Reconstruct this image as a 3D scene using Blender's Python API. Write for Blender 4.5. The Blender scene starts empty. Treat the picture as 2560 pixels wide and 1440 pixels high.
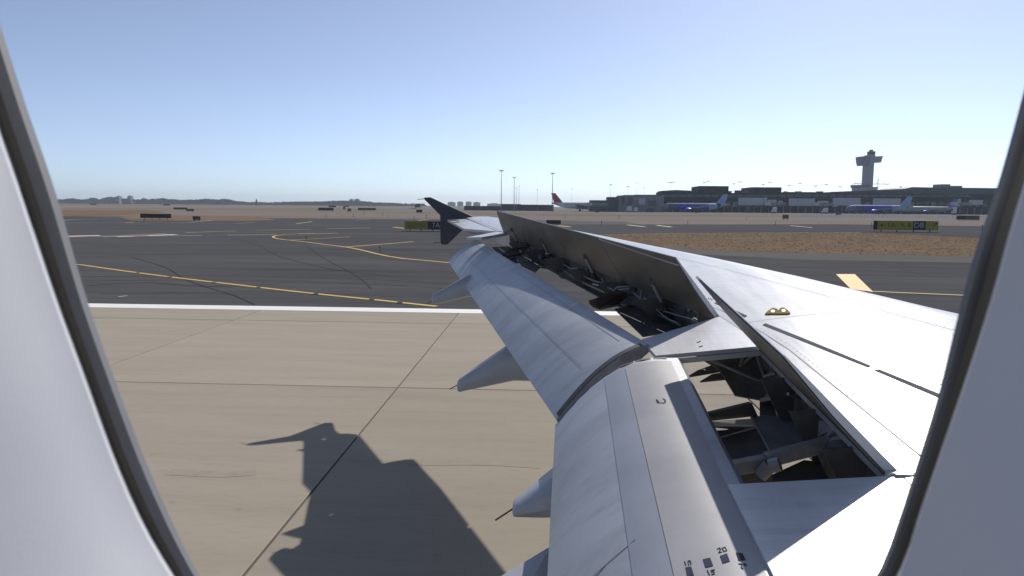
import bpy, bmesh, math, random
from mathutils import Vector as V, Matrix

random.seed(7)
R = math.radians
scene = bpy.context.scene
col = scene.collection

# ------------------------------------------------------------------ camera
F = 1700.0                      # focal length in pixels of a 2560 wide picture
EYE = V((0.0, 0.0, 4.4))        # x forward along the aircraft, y outboard, z up
yaw, pitch, roll = R(3.9), math.atan(205 / 1700), math.atan(0.008)
fwd = V((-math.sin(yaw) * math.cos(pitch), math.cos(yaw) * math.cos(pitch), -math.sin(pitch)))
_r0 = V((math.cos(yaw), math.sin(yaw), 0)); _u0 = _r0.cross(fwd)
right = _r0 * math.cos(roll) + _u0 * math.sin(roll)
up = -_r0 * math.sin(roll) + _u0 * math.cos(roll)
cam = bpy.data.cameras.new('camera'); camo = bpy.data.objects.new('camera', cam); col.objects.link(camo)
cam.sensor_width = 36; cam.lens = 36 * F / 2560; cam.clip_start = 0.005; cam.clip_end = 20000
camo.matrix_world = Matrix(((right.x, up.x, -fwd.x, EYE.x), (right.y, up.y, -fwd.y, EYE.y), (right.z, up.z, -fwd.z, EYE.z), (0, 0, 0, 1)))
cam.dof.use_dof = True; cam.dof.focus_distance = 14.0; cam.dof.aperture_fstop = 22.0     # small phone lens focused on the wing
scene.camera = camo

# ------------------------------------------------------------------ sky, sun, exposure
SUN_AZ, SUN_EL = 23.5, 38.5     # degrees from +y towards +x, degrees above the horizon
w = bpy.data.worlds.new('World'); scene.world = w; w.use_nodes = True
nt = w.node_tree; nt.nodes.clear()
sky = nt.nodes.new('ShaderNodeTexSky'); sky.sky_type = 'NISHITA'; sky.sun_disc = False
sky.sun_elevation = R(SUN_EL); sky.sun_rotation = R(SUN_AZ); sky.air_density = 0.6; sky.dust_density = 0.4; sky.ozone_density = 3.5
bg = nt.nodes.new('ShaderNodeBackground'); bg.inputs[1].default_value = 0.110
wo = nt.nodes.new('ShaderNodeOutputWorld')
tint = nt.nodes.new('ShaderNodeVectorMath'); tint.operation = 'MULTIPLY'; tint.inputs[1].default_value = (0.95, 1.0, 1.07)   # cool white balance of the photograph, the same all over the sky
nt.links.new(sky.outputs[0], tint.inputs[0]); hs = nt.nodes.new('ShaderNodeHueSaturation'); hs.inputs['Saturation'].default_value = 0.75
nt.links.new(tint.outputs[0], hs.inputs['Color']); nt.links.new(hs.outputs[0], bg.inputs[0]); nt.links.new(bg.outputs[0], wo.inputs[0])
sd = V((math.sin(R(SUN_AZ)) * math.cos(R(SUN_EL)), math.cos(R(SUN_AZ)) * math.cos(R(SUN_EL)), math.sin(R(SUN_EL))))
sl = bpy.data.lights.new('sun', 'SUN'); sl.energy = 4.1; sl.angle = R(0.55); sl.color = (1.0, 0.94, 0.85)
so = bpy.data.objects.new('sun', sl); col.objects.link(so); so.rotation_euler = sd.to_track_quat('Z', 'Y').to_euler(); so.location = (0, 0, 60)
vs = scene.view_settings; vs.view_transform = 'Standard'; vs.look = 'None'; vs.exposure = 0.18; vs.gamma = 1.0
scene.cycles.max_bounces = 8; scene.cycles.volume_bounces = 0; scene.cycles.transparent_max_bounces = 16
scene.cycles.caustics_reflective = False; scene.cycles.caustics_refractive = False

# ------------------------------------------------------------------ where things stand
def ray(x, y): return fwd + right * ((x - 1280) / F) - up * ((y - 720) / F)
def at(x, y, Y): d = ray(x, y); return EYE + d * (Y / d.y)
def G(x, y, z=0.0): d = ray(x, y); return EYE + d * ((z - EYE.z) / d.z)
WC, WA, WB = 2.906, 0.0668, 0.0794            # plane of the wing's upper skin: z = WC + WA x + WB y
def zw(x, y): return WC + WA * x + WB * y
def W(x, y, d=0.0):                            # point d metres under the wing's upper skin
    n = V((-WA, -WB, 1)); r = ray(x, y); return EYE + r * ((WC - d - n.dot(EYE)) / n.dot(r))

# ------------------------------------------------------------------ materials
def srgb(r, g, b):
    return tuple(((c / 255) / 12.92 if c / 255 < 0.04045 else ((c / 255 + 0.055) / 1.055) ** 2.4) for c in (r, g, b))
def mat(name, c, rough=0.6, metal=0.0, spec=0.5, var=0.0, scale=4.0, c2=None, stretch=(1, 1, 1), bump=0.0, bscale=60.0, rand=0.0, coat=0.0, detail=5.0, rvar=0.0, ramp=(0.35, 0.7), grime=None):
    m = bpy.data.materials.new(name); m.use_nodes = True
    n = m.node_tree.nodes; L = m.node_tree.links; p = n['Principled BSDF']
    p.inputs['Roughness'].default_value = rough; p.inputs['Metallic'].default_value = metal
    p.inputs['Specular IOR Level'].default_value = spec; p.inputs['Coat Weight'].default_value = coat
    out = None
    if c2 is None and var > 0: c2 = tuple(x * (1 - var) for x in c)
    tc = n.new('ShaderNodeTexCoord'); mp = n.new('ShaderNodeMapping'); mp.inputs['Scale'].default_value = stretch
    L.new(tc.outputs['Object'], mp.inputs['Vector'])
    if c2 is not None:
        nz = n.new('ShaderNodeTexNoise'); nz.inputs['Scale'].default_value = scale; nz.inputs['Detail'].default_value = detail; nz.inputs['Roughness'].default_value = 0.6
        L.new(mp.outputs[0], nz.inputs['Vector'])
        rp = n.new('ShaderNodeValToRGB'); rp.color_ramp.elements[0].position = ramp[0]; rp.color_ramp.elements[1].position = ramp[1]
        rp.color_ramp.elements[0].color = (*c2, 1); rp.color_ramp.elements[1].color = (*c, 1)
        L.new(nz.outputs['Fac'], rp.inputs[0]); out = rp.outputs[0]
        if rvar:
            mr = n.new('ShaderNodeMapRange'); mr.inputs['To Min'].default_value = rough - rvar; mr.inputs['To Max'].default_value = rough + rvar
            L.new(nz.outputs['Fac'], mr.inputs['Value']); L.new(mr.outputs[0], p.inputs['Roughness'])
    if rand:
        oi = n.new('ShaderNodeObjectInfo'); mr = n.new('ShaderNodeMapRange')
        mr.inputs['To Min'].default_value = 1 - rand; mr.inputs['To Max'].default_value = 1 + rand * 0.4
        L.new(oi.outputs['Random'], mr.inputs['Value'])
        mx = n.new('ShaderNodeVectorMath'); mx.operation = 'SCALE'
        if out: L.new(out, mx.inputs[0])
        else: mx.inputs[0].default_value = c
        L.new(mr.outputs[0], mx.inputs['Scale']); out = mx.outputs[0]
    if grime:
        for amt, gsc, gst, lo, hi in grime:
            m2 = n.new('ShaderNodeMapping'); m2.inputs['Scale'].default_value = gst; L.new(tc.outputs['Object'], m2.inputs['Vector'])
            g = n.new('ShaderNodeTexNoise'); g.inputs['Scale'].default_value = gsc; g.inputs['Detail'].default_value = 7; g.inputs['Roughness'].default_value = 0.62; L.new(m2.outputs[0], g.inputs['Vector'])
            r2 = n.new('ShaderNodeMapRange'); r2.inputs['From Min'].default_value = lo; r2.inputs['From Max'].default_value = hi; r2.inputs['To Min'].default_value = 1.0; r2.inputs['To Max'].default_value = 1 - amt
            L.new(g.outputs['Fac'], r2.inputs['Value'])
            vm = n.new('ShaderNodeVectorMath'); vm.operation = 'SCALE'
            if out: L.new(out, vm.inputs[0])
            else: vm.inputs[0].default_value = c
            L.new(r2.outputs[0], vm.inputs['Scale']); out = vm.outputs[0]
    if out: L.new(out, p.inputs['Base Color'])
    else: p.inputs['Base Color'].default_value = (*c, 1)
    if bump:
        nb = n.new('ShaderNodeTexNoise'); nb.inputs['Scale'].default_value = bscale; nb.inputs['Detail'].default_value = 3
        L.new(mp.outputs[0], nb.inputs['Vector'])
        bp = n.new('ShaderNodeBump'); bp.inputs['Strength'].default_value = bump; bp.inputs['Distance'].default_value = 0.002 if bscale > 30 else 0.02
        L.new(nb.outputs['Fac'], bp.inputs['Height']); L.new(bp.outputs[0], p.inputs['Normal'])
    return m

M = {}
M['wing'] = mat('wing_paint', (0.56, 0.565, 0.585), 0.30, spec=0.34, grime=((0.16, 3.0, (0.5, 5.0, 1), 0.5, 0.72), (0.10, 14.0, (1.2, 1, 1), 0.55, 0.75)), scale=2.2, stretch=(3.0, 0.35, 1), rvar=0.07, c2=(0.50, 0.505, 0.53), bump=0.05, bscale=5)
M['flap'] = mat('flap_paint', (0.38, 0.40, 0.44), 0.48, metal=0.2, grime=((0.22, 2.2, (0.7, 3.0, 1), 0.5, 0.75), (0.12, 12.0, (1, 1, 1), 0.55, 0.75)), c2=(0.30, 0.315, 0.35), scale=1.6, stretch=(0.6, 1.6, 1), ramp=(0.3, 0.6))
M['flap_strip'] = mat('flap_strip_paint', (0.31, 0.33, 0.38), 0.48, metal=0.2, c2=(0.26, 0.28, 0.32), scale=2.0)
M['flap_nose'] = mat('flap_nose_paint', (0.36, 0.355, 0.375), 0.5, spec=0.25, c2=(0.29, 0.29, 0.31), scale=2.0)
M['seal'] = mat('black_seal', (0.03, 0.03, 0.033), 0.6, var=0.4, scale=8)
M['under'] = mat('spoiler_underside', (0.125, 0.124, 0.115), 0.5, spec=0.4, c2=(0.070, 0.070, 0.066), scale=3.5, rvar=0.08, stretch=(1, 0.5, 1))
M['lip'] = mat('pale_lip', (0.5, 0.5, 0.5), 0.5)
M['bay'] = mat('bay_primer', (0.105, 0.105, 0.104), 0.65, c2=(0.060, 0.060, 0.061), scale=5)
M['baylight'] = mat('bay_grey', (0.27, 0.28, 0.30), 0.5, c2=(0.17, 0.175, 0.19), scale=6)
M['arm'] = mat('track_metal', (0.36, 0.37, 0.40), 0.4, c2=(0.22, 0.23, 0.26), scale=9, metal=0.2)
M['rust'] = mat('grease_brown', (0.07, 0.045, 0.035), 0.5, c2=(0.04, 0.03, 0.028), scale=9)
M['hose'] = mat('hose_grey', (0.34, 0.35, 0.35), 0.45, var=0.3, scale=12)
M['greenpipe'] = mat('pipe_green', (0.16, 0.22, 0.19), 0.4, var=0.3, scale=12)
M['navy'] = mat('navy_paint', (0.016, 0.020, 0.045), 0.35, c2=(0.012, 0.015, 0.035), scale=3)
M['fairing'] = mat('fairing_paint', (0.36, 0.38, 0.42), 0.4, c2=(0.30, 0.32, 0.36), scale=3)
M['ink'] = mat('dark_marking', (0.05, 0.06, 0.10), 0.8, spec=0.1, var=0.3, scale=30)
M['walk'] = mat('walkway_line', (0.13, 0.14, 0.165), 0.9, spec=0.05, var=0.3, scale=14)
M['hook'] = mat('hook_gold', (0.24, 0.175, 0.04), 0.8, spec=0.05, var=0.2, scale=20)
M['smudge'] = mat('soot', (0.22, 0.235, 0.27), 0.5, c2=(0.29, 0.305, 0.34), scale=9)
M['wick'] = mat('wick_dark', (0.05, 0.05, 0.05), 0.6, var=0.2, scale=20)

M['lining'] = mat('cabin_plastic', (0.57, 0.585, 0.63), 0.45, var=0.03, scale=30, bump=0.025, bscale=700)
M['gasket'] = mat('rubber_seal', (0.006, 0.006, 0.006), 0.95, spec=0.05, var=0.35, scale=60)
M['gasket2'] = mat('olive_seal', (0.020, 0.018, 0.015), 0.95, spec=0.05, var=0.3, scale=60)
M['gasket3'] = mat('slate_seal', (0.034, 0.036, 0.045), 0.85, spec=0.1, var=0.2, scale=40)
M['pane_rim'] = mat('pane_rim', (0.15, 0.155, 0.175), 0.7, var=0.1, scale=40)
M['skinout'] = mat('fuselage_paint', (0.6, 0.61, 0.63), 0.35, var=0.05)
gm = bpy.data.materials.new('clear_pane'); gm.use_nodes = True; gm.node_tree.nodes.clear()
_t = gm.node_tree.nodes.new('ShaderNodeBsdfTransparent'); _t.inputs[0].default_value = (0.97, 0.975, 0.98, 1)
_o = gm.node_tree.nodes.new('ShaderNodeOutputMaterial'); gm.node_tree.links.new(_t.outputs[0], _o.inputs[0]); M['pane'] = gm

M['concrete'] = mat('runway_concrete', (0.365, 0.325, 0.265), 0.95, spec=0.05, grime=((0.09, 0.8, (0.10, 2.2, 1), 0.5, 0.7), (0.10, 6.0, (0.5, 2.0, 1), 0.5, 0.75), (0.25, 1.7, (1, 1, 1), 0.66, 0.74)), c2=(0.32, 0.283, 0.228), scale=0.55, stretch=(0.35, 1.6, 1), rand=0.15, bump=0.3, bscale=90, detail=9, ramp=(0.28, 0.72))
M['joint'] = mat('joint_tar', (0.12, 0.102, 0.08), 0.8, var=0.3, scale=3)
M['asphalt'] = mat('asphalt', (0.105, 0.105, 0.110), 0.95, spec=0.0, grime=((0.22, 0.35, (0.12, 2.0, 1), 0.48, 0.7), (0.14, 1.6, (0.25, 1.5, 1), 0.5, 0.75)), c2=(0.078, 0.079, 0.084), scale=0.10, stretch=(0.25, 1.3, 1), bump=0.3, bscale=60, detail=9, ramp=(0.3, 0.65))
M['asphalt_b'] = mat('asphalt_pale', (0.15, 0.144, 0.138), 0.95, spec=0.0, c2=(0.12, 0.116, 0.112), scale=0.07, stretch=(0.3, 1.4, 1), detail=8)
M['pale'] = mat('taxi_concrete', (0.235, 0.205, 0.185), 0.95, spec=0.0, c2=(0.18, 0.158, 0.143), scale=0.03, stretch=(0.2, 1.6, 1), detail=8)
M['apron'] = mat('apron_concrete', (0.22, 0.198, 0.182), 0.95, spec=0.0, c2=(0.17, 0.16, 0.15), scale=0.03, stretch=(0.3, 1.5, 1), detail=8)
M['soil'] = mat('dry_soil', (0.215, 0.155, 0.11), 0.95, spec=0.0, c2=(0.15, 0.11, 0.08), scale=0.35, stretch=(0.35, 1, 1), detail=9)
M['soilred'] = mat('dry_red_soil', (0.225, 0.15, 0.11), 0.95, spec=0.0, c2=(0.17, 0.12, 0.09), scale=0.05, stretch=(0.2, 1, 1), detail=8)
M['ground'] = mat('airfield_ground', (0.225, 0.185, 0.15), 0.95, spec=0.0, c2=(0.17, 0.15, 0.115), scale=0.012, stretch=(0.2, 1.3, 1), detail=9)
M['grass'] = mat('dry_grass', (0.27, 0.205, 0.14), 0.9, spec=0.0, c2=(0.20, 0.152, 0.108), scale=0.7, rand=0.0)
_n = M['grass'].node_tree.nodes; _l = M['grass'].node_tree.links
_tr = _n.new('ShaderNodeBsdfTranslucent'); _mx = _n.new('ShaderNodeMixShader'); _mx.inputs[0].default_value = 0.55
_l.new(_n['Principled BSDF'].inputs['Base Color'].links[0].from_socket, _tr.inputs[0]); _l.new(_n['Principled BSDF'].outputs[0], _mx.inputs[1]); _l.new(_tr.outputs[0], _mx.inputs[2]); _l.new(_mx.outputs[0], _n['Material Output'].inputs[0])
M['white'] = mat('white_paint', (0.78, 0.77, 0.74), 0.7, c2=(0.60, 0.59, 0.56), scale=1.6, stretch=(0.5, 3, 1), detail=8, ramp=(0.2, 0.5))
M['white_worn'] = mat('worn_white_paint', (0.50, 0.48, 0.45), 0.7, c2=(0.26, 0.25, 0.24), scale=0.8, detail=8)
M['yellow'] = mat('yellow_paint', (0.62, 0.40, 0.085), 0.7, c2=(0.50, 0.32, 0.075), scale=0.9, detail=8, ramp=(0.25, 0.55))
M['yellow_worn'] = mat('worn_yellow_paint', (0.60, 0.52, 0.20), 0.7, c2=(0.42, 0.37, 0.17), scale=0.6, detail=8)
M['red_paint'] = mat('red_paint', (0.5, 0.12, 0.10), 0.7, var=0.4, scale=0.8)

M['sign_y'] = mat('sign_yellow', (0.34, 0.28, 0.03), 0.6, c2=(0.28, 0.23, 0.03), scale=1.5)
M['sign_k'] = mat('sign_black', (0.022, 0.022, 0.026), 0.6, var=0.2, scale=2)
M['sign_w'] = mat('sign_white', (0.42, 0.42, 0.42), 0.6, var=0.1, scale=2)
M['sign_o'] = mat('sign_olive', (0.10, 0.09, 0.045), 0.7, var=0.2, scale=2)
M['post'] = mat('post_metal', (0.06, 0.06, 0.065), 0.6, var=0.2, scale=5)
M['orange'] = mat('base_orange', (0.30, 0.15, 0.06), 0.7, var=0.3, scale=5)
M['mast'] = mat('galvanised_mast', (0.22, 0.24, 0.27), 0.55, var=0.2, scale=1)
M['lamp'] = mat('lamp_housing', (0.06, 0.065, 0.075), 0.6, var=0.2, scale=2)
M['term'] = mat('terminal_cladding', (0.022, 0.026, 0.034), 0.8, spec=0.2, c2=(0.016, 0.019, 0.026), scale=0.08, stretch=(1, 1, 2))
M['term2'] = mat('terminal_roof', (0.085, 0.09, 0.10), 0.7, var=0.25, scale=0.06)
M['term3'] = mat('gate_grey', (0.20, 0.20, 0.215), 0.7, var=0.2, scale=0.1)
M['billboard'] = mat('pale_panel', (0.42, 0.43, 0.46), 0.6, var=0.12, scale=0.15)
M['glass'] = mat('dark_glass', (0.02, 0.025, 0.035), 0.12, var=0.2, scale=0.5)
M['tower'] = mat('tower_concrete', (0.27, 0.28, 0.31), 0.75, var=0.12, scale=0.1)
M['towerdark'] = mat('tower_panel', (0.13, 0.155, 0.19), 0.6, var=0.15, scale=0.1)
M['jetwhite'] = mat('jet_white', (0.62, 0.62, 0.64), 0.35, var=0.06, scale=0.3)
M['jetgrey'] = mat('jet_grey', (0.30, 0.31, 0.33), 0.4, var=0.1, scale=0.3)
M['jetblue'] = mat('jet_blue', (0.025, 0.045, 0.28), 0.35, var=0.1, scale=0.3)
M['jetsky'] = mat('jet_pale_blue', (0.22, 0.38, 0.55), 0.35, c2=(0.10, 0.20, 0.42), scale=0.5)
M['jetteal'] = mat('jet_teal', (0.16, 0.26, 0.28), 0.4, c2=(0.08, 0.14, 0.18), scale=0.4)
M['jetred'] = mat('jet_red', (0.34, 0.02, 0.025), 0.35, var=0.1, scale=0.3)
M['tyre'] = mat('tyre_rubber', (0.02, 0.02, 0.02), 0.8, var=0.2, scale=3)
M['truck'] = mat('truck_white', (0.55, 0.55, 0.55), 0.5, var=0.1, scale=1)
M['truckdark'] = mat('truck_dark', (0.06, 0.06, 0.07), 0.6, var=0.2, scale=1)
M['trees'] = mat('far_foliage', (0.026, 0.036, 0.026), 0.95, spec=0.0, c2=(0.018, 0.026, 0.018), scale=0.08)
M['bldg'] = mat('far_brick', (0.20, 0.19, 0.19), 0.8, var=0.15, scale=0.05)
M['shed'] = mat('brown_shed', (0.11, 0.075, 0.07), 0.8, var=0.2, scale=0.05)

# ------------------------------------------------------------------ mesh helpers
class MB:
    def __init__(s): s.v = []; s.f = []
    def add(s, pts, faces):
        o = len(s.v); s.v += [V(p) for p in pts]; s.f += [tuple(i + o for i in f) for f in faces]; return s
    def poly(s, pts): return s.add(pts, [tuple(range(len(pts)))])
    def prism(s, pts, ext):
        n = len(pts); ext = V(ext); a = [V(p) for p in pts]
        return s.add(a + [p + ext for p in a], [tuple(range(n)), tuple(range(2 * n - 1, n - 1, -1))] + [(i, (i + 1) % n, n + (i + 1) % n, n + i) for i in range(n)])
    def box(s, c, d, rz=0.0):
        c = V(c); hx, hy, hz = d[0] / 2, d[1] / 2, d[2] / 2; cs, sn = math.cos(rz), math.sin(rz)
        p = [(c.x + cs * a * hx - sn * b * hy, c.y + sn * a * hx + cs * b * hy, c.z - hz) for a, b in ((-1, -1), (1, -1), (1, 1), (-1, 1))]
        return s.prism(p, (0, 0, d[2]))
    def beam(s, a, b, wd, ht, upv=(0, 0, 1)):
        a, b = V(a), V(b); d = (b - a).normalized(); sx = d.cross(V(upv)).normalized(); u = sx.cross(d)
        p = [a + sx * (i * wd / 2) + u * (j * ht / 2) for i, j in ((-1, -1), (1, -1), (1, 1), (-1, 1))]
        return s.prism(p, b - a)
    def loft(s, rings, closed=True, caps=True):
        n = len(rings[0]); pts = [p for r in rings for p in r]; fs = []
        for i in range(len(rings) - 1):
            for j in range(n if closed else n - 1):
                k = (j + 1) % n; fs.append((i * n + j, i * n + k, (i + 1) * n + k, (i + 1) * n + j))
        if caps: fs += [tuple(range(n)), tuple(range((len(rings) - 1) * n, len(rings) * n))]
        return s.add(pts, fs)
    def tube(s, path, r, n=6, caps=True):
        path = [V(p) for p in path]; rings = []; rr = r if isinstance(r, (list, tuple)) else [r] * len(path)
        for i, p in enumerate(path):
            d = (path[min(i + 1, len(path) - 1)] - path[max(i - 1, 0)]).normalized()
            a = d.cross(V((0.13, 0.31, 0.94))).normalized(); b = d.cross(a)
            rings.append([p + (a * math.cos(t) + b * math.sin(t)) * rr[i] for t in (2 * math.pi * k / n for k in range(n))])
        return s.loft(rings, True, caps)
    def build(s, name, m, parent=None, smooth=False, bevel=0.0, kind=None):
        me = bpy.data.meshes.new(name); off = parent_loc(parent) if parent else V((0, 0, 0))
        me.from_pydata([p - off for p in s.v], [], s.f); me.validate()
        b = bmesh.new(); b.from_mesh(me); bmesh.ops.recalc_face_normals(b, faces=b.faces); b.to_mesh(me); b.free()
        me.materials.append(M[m] if isinstance(m, str) else m)
        o = bpy.data.objects.new(name, me); col.objects.link(o)
        if parent: o.parent = parent
        if smooth:
            for p in me.polygons: p.use_smooth = True
            if hasattr(me, 'set_sharp_from_angle'): me.set_sharp_from_angle(angle=R(40))
        if bevel:
            md = o.modifiers.new('bevel', 'BEVEL'); md.width = bevel; md.segments = 2; md.limit_method = 'ANGLE'
        if kind: o['kind'] = kind
        return o
def parent_loc(p):
    l = V((0, 0, 0))
    while p: l = l + p.location; p = p.parent
    return l
def tag(o, label, cat, group=None):
    o['label'] = label; o['category'] = cat
    if group: o['group'] = group
    return o
def thing(name, label, cat, loc=(0, 0, 0), group=None):
    o = bpy.data.objects.new(name, None); col.objects.link(o); o.location = V(loc); o.empty_display_size = 0.1
    return tag(o, label, cat, group)
def struct(o): o['kind'] = 'structure'; return o
def lerp(a, b, t): return a + (b - a) * t
def spline(pts, n):
    """n points spaced evenly along a Catmull-Rom curve through 2D/3D points."""
    P = [V(p) for p in pts]; out = []
    for i in range(len(P) - 1):
        p0, p1, p2, p3 = P[max(i - 1, 0)], P[i], P[i + 1], P[min(i + 2, len(P) - 1)]
        for k in range(16):
            t = k / 16; out.append(0.5 * ((2 * p1) + (p2 - p0) * t + (2 * p0 - 5 * p1 + 4 * p2 - p3) * t * t + (3 * p1 - p0 - 3 * p2 + p3) * t ** 3))
    out.append(P[-1]); L = [0]
    for a, b in zip(out, out[1:]): L.append(L[-1] + (b - a).length)
    res = []; j = 0
    for k in range(n):
        d = L[-1] * k / (n - 1)
        while j < len(L) - 2 and L[j + 1] < d: j += 1
        t = (d - L[j]) / max(L[j + 1] - L[j], 1e-9); res.append(lerp(out[j], out[j + 1], t))
    return res

# ================================================================== THE SETTING: ground, runway, taxiways
TH = R(1.1)                                   # the runway runs 1.1 degrees off the aircraft's axis
def uv(u, v, z=0.0): return V((u * math.cos(TH) - v * math.sin(TH), u * math.sin(TH) + v * math.cos(TH), z))
def sheet(name, pts, z, m, kind='structure'):
    o = MB().poly([(p[0], p[1], z) for p in pts]).build(name, m); o['kind'] = kind; return o
def gsheet(name, px, z, m): return sheet(name, [G(x, y) for x, y in px], z, m)

sheet('ground', [(-9000, -400), (9000, -400), (9000, 9000), (-9000, 9000)], -0.06, 'ground')

runway = bpy.data.objects.new('runway', None); col.objects.link(runway); struct(runway)
sub = MB().poly([uv(-400, -32, -0.028), uv(400, -32, -0.028), uv(400, 28.45, -0.028), uv(-400, 28.45, -0.028)]).build('joint_bed', 'joint', runway)
us = [-3.55 + 8.3 * k for k in range(-7, 8)]; vs_ = [-11.2, -2.2, 6.85, 15.95, 25.05, 28.45]
slab_mesh = {}
for i in range(len(us) - 1):
    for j in range(len(vs_) - 1):
        hgt = round(vs_[j + 1] - vs_[j], 3)
        if hgt not in slab_mesh:
            b = MB(); a, c = 8.3 / 2 - 0.02, hgt / 2 - 0.016; e = 0.012
            b.loft([[(-a, -c, -0.02), (a, -c, -0.02), (a, c, -0.02), (-a, c, -0.02)], [(-a, -c, -e * .6), (a, -c, -e * .6), (a, c, -e * .6), (-a, c, -e * .6)], [(-a + e, -c + e, 0), (a - e, -c + e, 0), (a - e, c - e, 0), (-a + e, c - e, 0)]])
            o = b.build('slab', 'concrete', runway); slab_mesh[hgt] = o.data
        else:
            o = bpy.data.objects.new('slab', slab_mesh[hgt]); col.objects.link(o); o.parent = runway
        p = uv((us[i] + us[i + 1]) / 2, (vs_[j] + vs_[j + 1]) / 2)
        o.location = (p.x, p.y, random.uniform(-0.0015, 0.0015)); o.rotation_euler = (0, 0, TH)
for sgn, nm in ((-1, 'far_concrete'), (1, 'far_concrete')):
    e = us[0] if sgn < 0 else us[-1]
    MB().poly([uv(e + sgn * 0.02, -32, -0.002), uv(e + sgn * 350, -32, -0.002), uv(e + sgn * 350, 28.45, -0.002), uv(e + sgn * 0.02, 28.45, -0.002)]).build(nm, 'concrete', runway)
MB().poly([uv(us[0], -32, -0.002), uv(us[-1], -32, -0.002), uv(us[-1], vs_[0] - 0.02, -0.002), uv(us[0], vs_[0] - 0.02, -0.002)]).build('far_concrete', 'concrete', runway)

sheet('runway_edge_line', [uv(-400, 27.55), uv(400, 27.55), uv(400, 28.62), uv(-400, 28.62)], 0.006, 'white')
sheet('asphalt_taxiway', [uv(-400, 28.46), uv(400, 28.46), uv(520, 215), uv(-160, 215), uv(-220, 170), uv(-420, 150)], -0.02, 'asphalt')

# paler pavement beyond the taxiway, the aprons and the dry ground between them
gsheet('taxiway_concrete', [(-300, 536), (500, 540), (900, 543), (1340, 551), (1440, 552), (1590, 561), (2140, 563), (2700, 575), (2700, 548), (2050, 543), (1400, 540), (900, 532), (500, 528), (-300, 524)], -0.014, 'pale')
gsheet('apron', [(900, 528), (1400, 536), (2100, 541), (2800, 548), (2800, 530.5), (2100, 525), (1700, 521.2), (1100, 516.8)], -0.010, 'apron')
gsheet('taxiway_pavement', [(-300, 522), (300, 520), (700, 520.5), (1040, 522), (1040, 519), (640, 515.6), (150, 513), (-300, 511.5)], -0.010, 'pale')
gsheet('paved_shoulder', [(1480, 586), (2040, 583), (2160, 580), (2520, 592), (2520, 566), (2100, 560.5), (1590, 561), (1400, 566)], -0.012, 'asphalt')
gsheet('paved_shoulder', [(1350, 552), (1560, 553.5), (1600, 561), (1360, 561)], -0.009, 'asphalt_b')
gsheet('taxiway_shoulder', [(1640, 612), (2500, 640), (2700, 662), (2000, 648), (1700, 633)], -0.014, 'asphalt_b')
gsheet('dry_soil', [(330, 551), (620, 552), (690, 549), (640, 541), (520, 538.5), (300, 543)], -0.008, 'soilred')
gsheet('dry_soil', [(-300, 540), (290, 538.5), (420, 531), (360, 524.5), (-300, 525)], -0.007, 'soil')
gsheet('dry_soil', [(-300, 511), (150, 513), (640, 515), (1000, 517), (900, 513.5), (150, 508.9), (-300, 506.3)], -0.007, 'soil')
gsheet('dry_soil', [(470, 513.9), (820, 516.2), (860, 514.2), (500, 511.6)], -0.004, 'soilred')
GP = [(1430, 588), (1560, 585), (1800, 583), (2150, 582.5), (2300, 587), (2470, 597), (2700, 603), (2700, 652), (2460, 640), (2100, 634.5), (1820, 628), (1640, 613)]
gsheet('dry_soil', GP, -0.006, 'soil')

# dead grass on the strip nearest the wing: one mass of small blades
poly = [G(x, y) for x, y in GP]
def inside(p, q):
    c = False; j = len(q) - 1
    for i in range(len(q)):
        if (q[i].y > p[1]) != (q[j].y > p[1]) and p[0] < (q[j].x - q[i].x) * (p[1] - q[i].y) / (q[j].y - q[i].y) + q[i].x: c = not c
        j = i
    return c
xs = [p.x for p in poly]; ys = [p.y for p in poly]; b = MB(); n = 0
while n < 9000:
    p = (random.uniform(min(xs), max(xs)), random.uniform(min(ys), max(ys)))
    if not inside(p, poly): continue
    a = random.uniform(0, math.pi); h = random.uniform(0.02, 0.07); wd = random.uniform(0.05, 0.16); dx, dy = math.cos(a) * wd, math.sin(a) * wd
    tx, ty = random.uniform(-.1, .1), random.uniform(-.1, .1)
    b.add([(p[0] - dx, p[1] - dy, -0.006), (p[0] + dx, p[1] + dy, -0.006), (p[0] + dx * .6 + tx, p[1] + dy * .6 + ty, h), (p[0] - dx * .8 + tx, p[1] - dy * .8 + ty, h * .8)], [(0, 1, 2, 3)]); n += 1
o = b.build('dry_grass', 'grass', kind='stuff'); tag(o, 'strip of brown dead grass beyond the wing between the pavements', 'grass'); del o['category']

# ------------------------------------------------------------------ painted lines
def stripe(name, px, wd, m, z=-0.004, dash=None, kind='structure'):
    P = [G(x, y) for x, y in px]; P = [V((p.x, p.y, 0)) for p in P]
    if len(P) > 2:
        L = sum((q - p).length for p, q in zip(P, P[1:])); P = spline(P, max(8, int(L / 3)))
    b = MB(); n = len(P); lft = []; rgt = []
    for i, p in enumerate(P):
        d = (P[min(i + 1, n - 1)] - P[max(i - 1, 0)]).normalized(); s = V((-d.y, d.x, 0)) * (wd / 2)
        lft.append(V((p.x + s.x, p.y + s.y, z))); rgt.append(V((p.x - s.x, p.y - s.y, z)))
    for i in range(n - 1):
        if dash and (i % dash) == dash - 1: continue
        b.poly([lft[i], lft[i + 1], rgt[i + 1], rgt[i]])
    o = b.build(name, m); o['kind'] = kind; return o
stripe('taxiway_line', [(120, 657), (195, 661), (235, 665), (260, 670), (430, 692.5), (640, 717), (780, 733), (930, 748), (1092, 765.5)], 0.28, 'yellow', dash=None)
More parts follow.
